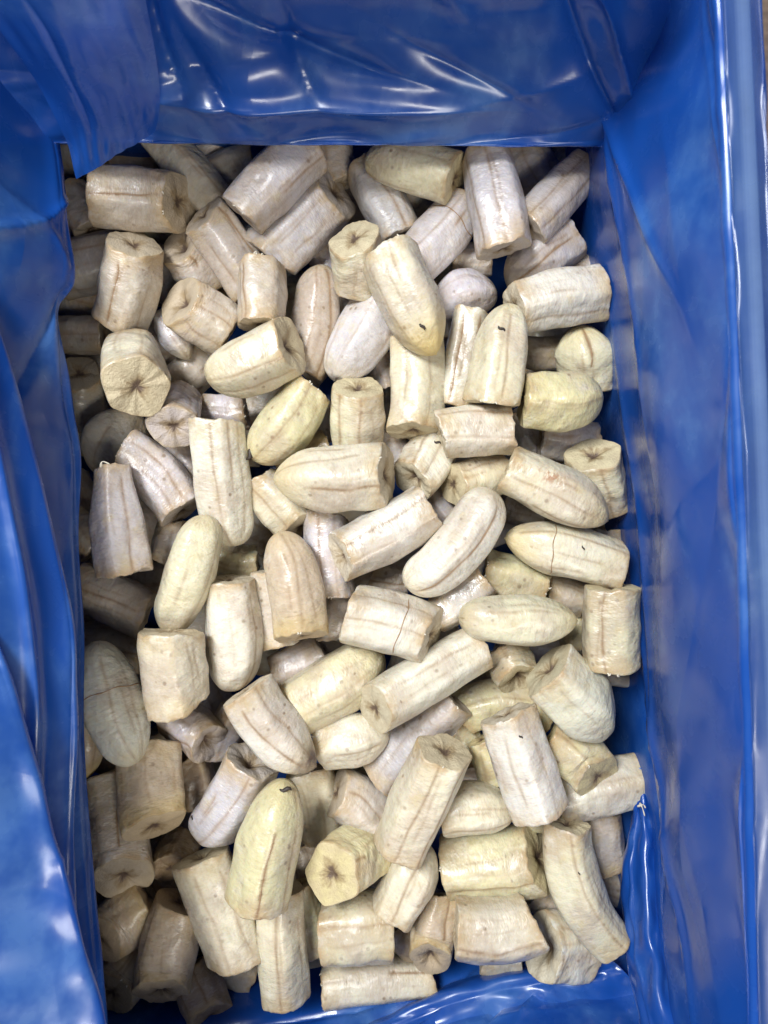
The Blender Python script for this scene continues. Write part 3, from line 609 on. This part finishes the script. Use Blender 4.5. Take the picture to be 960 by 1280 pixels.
# back: bulges over the bananas, then drops behind them
xs = [-175, -60, 60, 190, 330, 480, 630, 735, 800, 850]
prof = [(-150, .262, 0), (-75, .256, 0), (-15, .214, 0), (55, .192, 0), (110, .178, 0), (150, .164, 0), (172, .155, 0), (180, .1515, 0), (177, .146, 1), (None, .08, 2), (None, .008, 3)]
B_rows = []
for i, x in enumerate(xs):
    r = []
    for (y, z, hid) in prof:
        wob = 1.5 * math.sin(i * 1.7) if hid < 2 else 0
        if y is None:
            q = ray(x, 179, .152); r.append((q[0], 0.232, z))
        else:
            r.append(px(x + (0 if x < 700 else (z - .15) * -200), y + wob + (4 if x > 600 else 0), z))
    r = [(r[0][0], .2605, .14), (r[0][0], .2590, .2520)] + r
    B_rows.append(r)
BC = [(.33, .20, .55, .36, .016, .010), (.34, .44, .60, .46, .020, -.007), (.46, .24, .49, .42, .008, .006), (.58, .30, .66, .40, .010, .005), (.36, .28, .42, .48, .010, .006),
       (.30, .05, .36, .40, .008, .007), (.72, .10, .86, .56, .012, .005), (.80, .08, .90, .50, .012, -.005)]
sheet('back_panel', B_rows, 150, 130, 11, [(c[0], (2 + 10 * c[1]) / 12, c[2], (2 + 10 * c[3]) / 12, c[4], c[5]) for c in BC], 0.0022, 18, .633)

# gusset flap in the back left corner
Gr = [[px(-120, -90, .272), px(-30, 0, .245), px(40, 95, .205), px(82, 175, .174), px(95, 224, .158)],
      [px(-60, -110, .278), px(30, -10, .253), px(84, 90, .212), px(112, 160, .180), px(122, 210, .162)],
      [px(60, -110, .272), px(110, -10, .248), px(142, 80, .207), px(156, 150, .177), px(155, 188, .162)],
      [px(160, -110, .264), px(180, -10, .232), px(196, 80, .196), px(200, 130, .174), px(196, 164, .154)]]
sheet('gusset_fold', Gr, 60, 70, 3, [(.30, .2, .34, .8, .03, .002)], 0.0004, 3)

# left: three overlapping drapes hanging from the rim off the picture
def drape(edge, seed, z_edge, back_x, creases, rough=0.002, crumple=10, outer=(-230, .25), tuck=True):
    rows = []
    for (x, y) in edge:
        e = ray(x, y, z_edge)
        o_ = ray(outer[0], y + (y - 640) * 0.25, outer[1])
        lift = (z_edge - .150) * .12                          # the sheets lie one on another over the rim
        r = [(-.2465 - lift, o_[1], .14), (-.2450 - lift, o_[1], .2535 + lift), tuple(o_), tuple(o_ * 0.72 + e * 0.28 + np.array([0, 0, 0.005])), tuple(o_ * 0.36 + e * 0.64 + np.array([0, 0, 0.003])),
             tuple(o_ * 0.10 + e * 0.90 + np.array([0, 0, 0.001])), tuple(e)]
        if tuck:
            r += [(e[0] - 0.006, e[1], z_edge - 0.012), (back_x, e[1], z_edge - 0.06), (back_x - 0.004, e[1], 0.006)]
        else:
            r += [(e[0] - 0.010, e[1], z_edge - 0.008), (e[0] - 0.03, e[1], z_edge - 0.012)]
        rows.append(r)
    k = 7.0 if tuck else 6.0
    creases = [(c[0], (2 + k * c[1]) / (k + 2), c[2], (2 + k * c[3]) / (k + 2), c[4], c[5]) for c in creases]
    return sheet('side_drape', rows, 130, 110, seed, creases, rough, crumple)
drape([(30, -140), (56, 60), (74, 200), (80, 270), (87, 345), (76, 400), (84, 500), (97, 600), (98, 760), (102, 950), (116, 1180), (134, 1420)],
      21, .150, -0.222, [(.36, .15, .24, .62, .008, .0035), (.62, .2, .40, .58, .008, -.003), (.22, .2, .34, .55, .012, .002)], 0.0012, 12)
drape([(-70, 230), (-30, 330), (10, 440), (44, 560), (72, 680), (92, 790), (97, 880), (97, 1000), (96, 1150), (96, 1440)],
      22, .192, -0.2, [(.0, .42, 1, .46, .010, .006), (.0, .30, 1, .32, .010, -.006), (.0, .18, 1, .22, .012, .006)], 0.0007, 3, (-300, .272), False)
drape([(-60, 620), (-18, 740), (18, 860), (48, 970), (74, 1065), (97, 1150), (116, 1220), (136, 1300), (162, 1420)],
      23, .220, -0.2, [(.2, .2, .8, .3, .02, .003)], 0.0010, 8, (-340, .285), False)

# front: upright sheet just past the pile, pleated
Fr = []
for (x, y0) in [(40, 1290), (160, 1275), (280, 1262), (400, 1252), (470, 1243), (545, 1226), (600, 1216), (660, 1211), (745, 1203), (800, 1190), (880, 1180)]:
    b = ray(x, y0, .088)
    Fr.append([(b[0], b[1] + .004, .004), (b[0], b[1] + .003, .05), tuple(b), (b[0] * 1.02, b[1] - .006, .105), (b[0] * 1.03, b[1] - .010, .130), (b[0] * 1.05, b[1] - .012, .19), (b[0] * 1.06, b[1] - .014, .25), (b[0] * 1.06, b[1] - .034, .251), (b[0] * 1.06, min(b[1] - .040, -.3205), .251), (b[0] * 1.06, min(b[1] - .040, -.3215), .15)])
FC = [(.36, .50, .56, .28, .010, .008), (.42, .56, .62, .30, .012, -.006), (.60, .50, .70, .28, .010, .008), (.66, .52, .76, .28, .012, -.006), (.1, .40, .35, .33, .02, .004)]
sheet('front_panel', Fr, 140, 110, 31, [(c[0], c[1] * 7 / 9, c[2], c[3] * 7 / 9, c[4], c[5]) for c in FC], 0.0016, 14)
# pleat in the front right corner
Pl = []
for (x, y, z, k) in [(800, 960, .106, .05), (795, 1000, .106, .3), (785, 1050, .106, .7), (777, 1110, .110, 1), (782, 1180, .120, 1), (794, 1250, .135, 1), (812, 1340, .160, 1)]:
    Pl.append([px(x + 1, y, z - .03), px(x, y, z), px(x + 14 * k, y - 2, z + .010 * k), px(x + 30 * k, y - 6, z + .020 * k), px(x + 50 * k, y - 14, z + .016 * k)])
sheet('corner_pleat', Pl, 70, 40, 33, [(0, .45, 1, .55, .04, .003)], 0.0008, 4)
Pl2 = []
for (x, y, z) in [(430, 1300, .110), (500, 1262, .104), (570, 1232, .100), (640, 1214, .098), (700, 1206, .098), (748, 1186, .098)]:
    Pl2.append([px(x + 6, y - 4, z - .03), px(x, y, z), px(x + 26, y + 22, z + .010), px(x + 60, y + 58, z + .012), px(x + 100, y + 120, z + .03)])
sheet('corner_pleat', Pl2, 70, 40, 35, [(0, .4, 1, .5, .05, .002)], 0.0008, 4)

# ------------------------------------------------------------------ the banana pieces
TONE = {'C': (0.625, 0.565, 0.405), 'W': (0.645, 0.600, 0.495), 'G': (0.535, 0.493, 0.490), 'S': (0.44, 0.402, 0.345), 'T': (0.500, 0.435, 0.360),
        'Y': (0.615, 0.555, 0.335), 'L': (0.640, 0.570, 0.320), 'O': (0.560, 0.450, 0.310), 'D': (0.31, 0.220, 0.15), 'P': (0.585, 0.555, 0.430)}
NU = 64
TH = np.linspace(0, 2 * math.pi, NU, endpoint=False)
GROUP = 'peeled banana pieces heaped in the blue liner'
CAMP = np.array([0, 0, CAM_H])

def tube(path, rad, n=6):
    path = np.asarray(path); m = len(path)
    Tn = np.gradient(path, axis=0); Tn /= np.linalg.norm(Tn, axis=1, keepdims=True) + 1e-12
    a = np.cross(Tn, np.array([0.3, 0.2, 0.93])); a /= np.linalg.norm(a, axis=1, keepdims=True) + 1e-12
    b = np.cross(Tn, a)
    an = np.linspace(0, 2 * math.pi, n, endpoint=False)
    V = path[:, None] + rad[:, None, None] * (np.cos(an)[None, :, None] * a[:, None] + np.sin(an)[None, :, None] * b[:, None])
    Fc = [(i * n + j, i * n + (j + 1) % n, (i + 1) * n + (j + 1) % n, (i + 1) * n + j) for i in range(m - 1) for j in range(n)]
    Fc += [tuple(range(n))[::-1], tuple((m - 1) * n + j for j in range(n))]
    return V.reshape(-1, 3), Fc

def build_piece(row, zz, seed):
    ax, ay, bx, by, w, lay, tone, op, label = row
    rng = np.random.default_rng(1000 + seed)
    A = ray(ax, ay, zz[0]); B = ray(bx, by, zz[1])
    mid = (A + B) / 2
    d2 = np.array([bx - ax, by - ay], float); d2 /= np.linalg.norm(d2)
    perp = np.array([-d2[1], -d2[0], 0.0])                     # photo perpendicular, in the world
    dep = CAM_H - mid[2]
    r0 = 0.985 * w / 2 / F_PX * dep
    bend = op.get('bend', rng.uniform(-3, 3)) / F_PX * dep
    Cc = mid + perp * 2 * bend
    L = np.linalg.norm(B - A) * (1 + (bend / max(1e-4, np.linalg.norm(B - A))) ** 2 * 2)
    ka, kb = op.get('a', 'C'), op.get('b', 'C')
    # ring places along the piece, closer together at the ends
    def cap_len(k): return {'C': 0.0012, 'R': 1.0 * r0, 'P': 1.8 * r0}[k]
    ca, cb = min(cap_len(ka), 0.48 * L), min(cap_len(kb), 0.48 * L)
    na = 4 if ka == 'C' else 12; nb = 4 if kb == 'C' else 12
    sa = ca * (1 - np.cos(np.linspace(0, math.pi / 2, na, endpoint=False))) if ka != 'C' else np.linspace(0, ca, na, endpoint=False)
    sb = cb * (1 - np.cos(np.linspace(0, math.pi / 2, nb, endpoint=False))) if kb != 'C' else np.linspace(0, cb, nb, endpoint=False)
    s = np.concatenate([sa, np.linspace(ca, L - cb, 34), (L - sb)[::-1]])
    nv = len(s); v = s / L
    P = ((1 - v) ** 2)[:, None] * A + (2 * v * (1 - v))[:, None] * Cc + (v ** 2)[:, None] * B
    Tn = (2 * (1 - v))[:, None] * (Cc - A) + (2 * v)[:, None] * (B - Cc); Tn /= np.linalg.norm(Tn, axis=1, keepdims=True)
    Vw = CAMP - P; Vw /= np.linalg.norm(Vw, axis=1, keepdims=True)
    U = Vw - (Vw * Tn).sum(1, keepdims=True) * Tn; U /= np.linalg.norm(U, axis=1, keepdims=True)
    S_ = np.cross(Tn, U)
    S_ *= np.sign((S_ * perp).sum(1, keepdims=True) + 1e-9)
    # rounded ends lean to one side as a real tip does
    for kk, dist in ((ka, s), (kb, L - s)):
        if kk in 'RP':
            lean = np.clip(1 - dist / (2.0 * r0), 0, 1) ** 2 * r0
            P = P + lean[:, None] * (rng.choice([-1, 1]) * rng.uniform(.10, .24) * S_ - rng.uniform(.05, .18) * U)
    # radius along the piece
    ta, tb = op.get('ta', rng.uniform(.90, .99) if ka != 'R' else rng.uniform(.78, .88)), op.get('tb', rng.uniform(.90, .99) if kb != 'R' else rng.uniform(.78, .88))
    prof = (ta + (1 - ta) * smooth01(v / 0.55)) * (tb + (1 - tb) * smooth01((1 - v) / 0.55))
    def capf(x, k, c):
        y = np.clip(x / c, 0, 1)
        if k == 'C': return 1 - 0.035 * (1 - y) ** 2
        if k == 'R': return np.maximum(0.05, np.sqrt(np.maximum(0, 1 - (1 - y) ** 2)) ** 0.92)
        return np.maximum(0.05, (1 - (1 - y) ** 2.1) ** 0.62)
    R = r0 * prof * capf(s, ka, ca) * capf(L - s, kb, cb)
    # section: soft five-sided, slowly twisting
    ph = rng.uniform(0, 6.3, 8); tw = rng.uniform(-.35, .35); amp = rng.uniform(0.065, 0.125)
    th = TH[None] + 0 * v[:, None]; vv = v[:, None]
    five = np.abs(np.cos(2.5 * th + ph[0] + tw * vv))
    sec = 1 - amp * (0.72 * five + 0.28 * five ** 2) + amp * 0.40
    sec = sec + 0.035 * np.cos(2 * th + ph[1]) + 0.020 * np.cos(3 * th + ph[2] + vv)
    lump = 0.010 * np.sin(th * 2 + 9 * vv + ph[3]) + 0.010 * np.sin(th * 3 - 13 * vv + ph[4]) + 0.008 * np.sin(5 * th + 21 * vv + ph[5]) + 0.012 * np.sin(7 * vv + ph[6] + th)
    if op.get('wr'):
        lump = lump + 0.016 * np.sin(5 * th + 9 * vv) * np.sin(11 * vv + 2 * th + 1) + 0.010 * np.sin(15 * vv - 4 * th)
    for _ in range(rng.integers(2, 5)):                        # dents and knife marks
        t0, v0 = rng.uniform(-1.4, 1.4), rng.uniform(.05, .95); wd = rng.uniform(.12, .4)
        dth = (th - t0 + math.pi) % (2 * math.pi) - math.pi
        lump = lump - rng.uniform(.01, .04) * np.exp(-(dth / wd) ** 2 - ((vv - v0) / (wd * .5)) ** 2)
    Rm = R[:, None] * (sec + lump)
    # seams
    seams = list(op.get('v', None) if 'v' in op else [(rng.uniform(-.7, .7), 0, 1, rng.uniform(.2, .5))])
    while len(seams) < 3 and len(seams) < (2 if 'v' in op and not op['v'] else 3):
        seams.append((rng.uniform(-.95, .95), rng.uniform(0, .4), rng.uniform(.6, 1.0), rng.uniform(.15, .45)))
    vd = np.full((nv, NU, 3), 1.0); vs = np.zeros((nv, NU, 3)); paths = []
    for k, (q, v0, v1, st) in enumerate(seams[:3]):
        t0 = math.asin(max(-.97, min(.97, q)))
        wv = t0 + 0.05 * np.sin(4 * v + ph[k]) + 0.02 * np.sin(11 * v + ph[k + 3])
        dth = (TH[None] - wv[:, None] + math.pi) % (2 * math.pi) - math.pi
        dist = dth * np.maximum(R[:, None], 0.3 * r0)
        vd[..., k] = dist
        env = smooth01((v - v0 + .03) / .08) * smooth01((v1 + .03 - v) / .08)
        vs[..., k] = (st * env)[:, None]
        Rm = Rm - 0.00045 * (st * env)[:, None] * np.exp(-(dist / 0.0013) ** 2)
        paths.append((wv, v0, v1, st))
    ring = np.cos(TH)[None, :, None] * U[:, None] + np.sin(TH)[None, :, None] * S_[:, None]
    V = P[:, None] + Rm[..., None] * ring
    # oblique, slightly ragged cuts
    def cut(end, kind, f):
        nonlocal V
        i = 0 if end == 0 else nv - 1
        To = -Tn[i] if end == 0 else Tn[i]
        if f is not None:
            st_ = float(To @ Vw[i]); ct_ = math.sqrt(max(1e-3, 1 - st_ * st_))
            al = math.atan(max(-.25, min(0.95, (f - st_) / ct_)))
            n = math.cos(al) * To + math.sin(al) * U[i] + rng.uniform(-.12, .12) * S_[i]; n /= np.linalg.norm(n)
        else:
            a1, a2 = rng.uniform(-.16, .02), rng.uniform(-.18, .18)
            n = To + a1 * U[i] + a2 * S_[i]; n /= np.linalg.norm(n)
        off = -(Rm[i][:, None] * ring[i]) @ n / max(0.45, n @ To)
        off = np.clip(off, -1.0 * r0, min(1.0 * r0, 0.45 * L))
        rag = 0.0003 * np.sin(3 * TH + ph[1]) + 0.0002 * np.sin(7 * TH + ph[2]) + 0.00012 * np.sin(13 * TH + ph[5]) + rng.normal(0, .00010, NU)
        rag = rag * rng.uniform(.6, 2.0)
        dist = s if end == 0 else L - s
        bl = (1 - smooth01(dist / min(1.3 * r0, 0.9 * L))) 
        V = V + (off[None] * bl[:, None] + rag[None] * (1 - smooth01(dist / 0.005))[:, None])[..., None] * To
        return n, To
    cuts = []
    if ka == 'C': cuts.append((0,) + cut(0, ka, op.get('fa')))
    if kb == 'C': cuts.append((1,) + cut(1, kb, op.get('fb')))
    # attributes
    tips = np.zeros((nv, NU, 3))
    for kk, dist in ((ka, s), (kb, L - s)):
        if kk in 'RP':
            m = 1 - smooth01(dist / (1.5 * r0 if kk == 'P' else 0.8 * r0))
            tips[..., 0] += (m * (0.55 if kk == 'P' else 0.28))[:, None]
    if tone in 'O':
        tips[..., 0] += (0.4 * (1 - smooth01((L - s) / (1.4 * r0))))[:, None]
    if op.get('tipy'): tips[..., 0] += (0.5 * (1 - smooth01((L - s) / (1.7 * r0))))[:, None]
    if op.get('tipd'): tips[..., 1] += (1.0 * (1 - smooth01((L - s - .25 * r0) / (0.55 * r0))))[:, None]
    if op.get('spots'):
        dth = (TH[None] + .45 + math.pi) % (2 * math.pi) - math.pi
        tips[..., 2] = np.exp(-(dth / .26) ** 2) * (np.exp(-((v[:, None] - .33) / .14) ** 2) + .45 * np.exp(-((v[:, None] - .08) / .05) ** 2))
    uvm = np.zeros((nv, NU, 3))
    uvm[..., 0] = ((TH + math.pi) % (2 * math.pi) - math.pi)[None] * r0
    uvm[..., 1] = s[:, None]
    uvm[..., 2] = np.minimum(s if ka == 'C' else 1 + 0 * s, L - s if kb == 'C' else 1 + 0 * s)[:, None]
    wet = np.zeros((nv, NU, 3)); wet[..., 0] = 1.0 if op.get('wet') else rng.uniform(0, .45)
    Fc = [(i * NU + j, i * NU + (j + 1) % NU, (i + 1) * NU + (j + 1) % NU, (i + 1) * NU + j) for i in range(nv - 1) for j in range(NU)]
    VV = V.reshape(-1, 3)
    AT = {'uvm': uvm.reshape(-1, 3), 'seam_distance': vd.reshape(-1, 3), 'seam_strength': vs.reshape(-1, 3), 'tips': np.clip(tips, 0, 1).reshape(-1, 3), 'wetness': wet.reshape(-1, 3)}
    for e, kk in ((0, ka), (1, kb)):                            # close rounded ends
        if kk != 'C':
            i = 0 if e == 0 else nv - 1
            c = V[i].mean(0) + (-Tn[i] if e == 0 else Tn[i]) * (0.0006)
            VV = np.vstack([VV, c]); n_ = len(VV) - 1
            for k in AT: AT[k] = np.vstack([AT[k], AT[k][i * NU]])
            for j in range(NU): Fc.append((n_, i * NU + (j + 1) % NU, i * NU + j) if e == 0 else (n_, i * NU + j, i * NU + (j + 1) % NU))
    if np.dot(np.cross(U[0], S_[0]), Tn[0]) > 0:
        Fc = [f[::-1] for f in Fc]
    base = np.array([mid[0], mid[1], VV[:, 2].min()])
    root = thing('banana_piece', label, 'banana piece', base, GROUP)
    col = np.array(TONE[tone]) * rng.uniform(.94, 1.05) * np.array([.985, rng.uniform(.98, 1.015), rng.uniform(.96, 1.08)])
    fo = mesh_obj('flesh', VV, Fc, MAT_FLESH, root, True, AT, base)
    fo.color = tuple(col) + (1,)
    # cut faces
    for (e, n, To) in cuts:
        i = 0 if e == 0 else nv - 1
        bnd = V[i]; c = bnd.mean(0)
        K = np.array([1, .985, .95, .9, .82, .73, .63, .53, .43, .34, .26, .18, .1])
        hollow = op.get('hollow', rng.uniform(.05, .15)); p3 = rng.uniform(0, 6.3); p5 = rng.uniform(0, 6.3)
        depth = r0 * (hollow * np.exp(-(K[:, None] / ((0.30 if hollow < .2 else 0.44) + 0.05 * np.cos(3 * TH[None] + p3))) ** 2) + 0.010 * np.sin(5 * TH[None] + p5) * K[:, None] * (1 - K[:, None]) * 4
                      + 0.03 * np.sin(2 * TH[None] + p3) * (1 - K[:, None]) * K[:, None] * 3 - 0.05 * (1 - K[:, None]) * K[:, None] * 2)
        FV = c + (bnd - c)[None] * K[:, None, None] - n[None, None] * depth[..., None]
        FV = np.vstack([FV.reshape(-1, 3), c - n * r0 * hollow * 1.05]); m = len(K)
        fx = np.stack([np.outer(K, np.cos(TH)), np.outer(K, np.sin(TH)), np.zeros((m, NU))], -1).reshape(-1, 3); fx = np.vstack([fx, [0, 0, 0]])
        ff_ = [(a * NU + j, a * NU + (j + 1) % NU, (a + 1) * NU + (j + 1) % NU, (a + 1) * NU + j) for a in range(m - 1) for j in range(NU)]
        ff_ += [((m - 1) * NU + j, (m - 1) * NU + (j + 1) % NU, m * NU) for j in range(NU)]
        p0, p1, p2 = FV[0], FV[1], FV[NU]
        if np.dot(np.cross(p1 - p0, p2 - p0), n) < 0: ff_ = [f[::-1] for f in ff_]
        co = mesh_obj('cut_face', FV, ff_, MAT_CUT, root, True, {'face_xy': fx}, base)
        co.color = tuple(col * np.array([.93, .875, .77])) + (1,)
        if seed < 500 and rng.random() < .25:                  # frayed fibres at the edge of the cut
            for _ in range(rng.integers(1, 4)):
                j = int(rng.uniform(-.6, .6) / (2 * math.pi) * NU) % NU
                q0 = bnd[j] - To * .0006; rd = ring[i, j]; sd = ring[i, (j + NU // 4) % NU]; ln = rng.uniform(.0008, .0020)
                pth = np.array([q0, q0 + n * ln * .4 + rd * ln * .15 + sd * ln * rng.uniform(-.3, .3), q0 + n * ln * .7 + rd * ln * rng.uniform(-.1, .4) + sd * ln * rng.uniform(-.8, .8)])
                tv, tf = tube(catmull(pth, 7), np.linspace(.00055, .00025, 7), 5)
                mesh_obj('fibre', tv, tf, MAT_SHRED, root, True, None, base)
    # raised strands left on the surface
    def at(th_, vi):
        i = np.clip(np.searchsorted(v, vi) - 1, 0, nv - 2); t = np.clip((vi - v[i]) / max(1e-6, v[i + 1] - v[i]), 0, 1)
        j = (th_ % (2 * math.pi)) / (2 * math.pi) * NU; j0 = int(j) % NU; f = j - int(j)
        a = V[i, j0] * (1 - f) + V[i, (j0 + 1) % NU] * f; b = V[i + 1, j0] * (1 - f) + V[i + 1, (j0 + 1) % NU] * f
        return a * (1 - t) + b * t
    for (wv, v0, v1, st) in paths:
        if st >= .75:
            vq = np.linspace(max(.03, v0), min(.97, v1), 26)
            path = np.array([at(np.interp(x, v, wv), x) for x in vq])
            rad = 0.00030 * (0.55 + 0.75 * st) * (0.6 + 0.5 * np.abs(np.sin(7 * vq + ph[2]) * np.sin(17 * vq + ph[4]))) * np.sqrt(np.clip(np.minimum(np.arange(26), np.arange(26)[::-1]) / 3.0 + .05, 0, 1))
            inw = np.array([np.interp(vq, v, P[:, k]) for k in range(3)]).T - path; inw /= np.linalg.norm(inw, axis=1, keepdims=True)
            tv, tf = tube(path + inw * 0.00016, rad)
            mesh_obj('strand', tv, tf, MAT_STRAND, root, True, None, base)
    if 'ring' in op:
        tq = np.linspace(-1.35, 1.35, 30)
        path = np.array([at(x, op['ring'] + .02 * math.sin(2.2 * x + ph[1]) + .006 * math.sin(7 * x)) for x in tq])
        rad = 0.00032 * (0.6 + 0.5 * np.abs(np.sin(5 * tq))) * np.sqrt(np.clip(np.minimum(np.arange(30), np.arange(30)[::-1]) / 3.0 + .05, 0, 1))
        inw = mid - path; inw /= np.linalg.norm(inw, axis=1, keepdims=True)
        tv, tf = tube(path + inw * 0.00006, rad)
        mesh_obj('strand', tv, tf, MAT_STRAND, root, True, None, base)
    # black specks and scars at their places
    q = CAMP - VV; prj = np.stack([480 + F_PX * VV[:, 0] / q[:, 2], 640 - F_PX * VV[:, 1] / q[:, 2]], 1)
    for (sx, sy, sz) in op.get('sp', []):
        dd = np.hypot(prj[:, 0] - sx, prj[:, 1] - sy) + (VV[:, 2] < mid[2]) * 1000
        c = ray(sx, sy, VV[np.argmin(dd), 2])
        rr = sz / 2 / F_PX * (CAM_H - c[2])
        tt = np.linspace(-1, 1, 7); a0 = rng.uniform(0, 3.1)
        path = c + np.outer(tt * rr * 1.5, [math.cos(a0), math.sin(a0), 0]) + np.outer(rr * .5 * np.sin(3 * tt), [-math.sin(a0), math.cos(a0), 0])
        path[:, 2] += 0.0001
        tv, tf = tube(path, rr * .55 * np.sqrt(1.05 - tt ** 2) + 1e-5)
        mesh_obj('speck', tv, tf, MAT_DARK, root, True, None, base)
    for pts in op.get('shred', []):
        path = catmull(np.array([ray(*p) for p in pts]), 16); tt = np.linspace(0, 1, 16)
        tv, tf = tube(path, 0.0005 * (1.1 - .6 * tt) * (1 + .5 * np.sin(9 * tt)))
        mesh_obj('shred', tv, tf, MAT_SHRED, root, True, None, base)
    return root

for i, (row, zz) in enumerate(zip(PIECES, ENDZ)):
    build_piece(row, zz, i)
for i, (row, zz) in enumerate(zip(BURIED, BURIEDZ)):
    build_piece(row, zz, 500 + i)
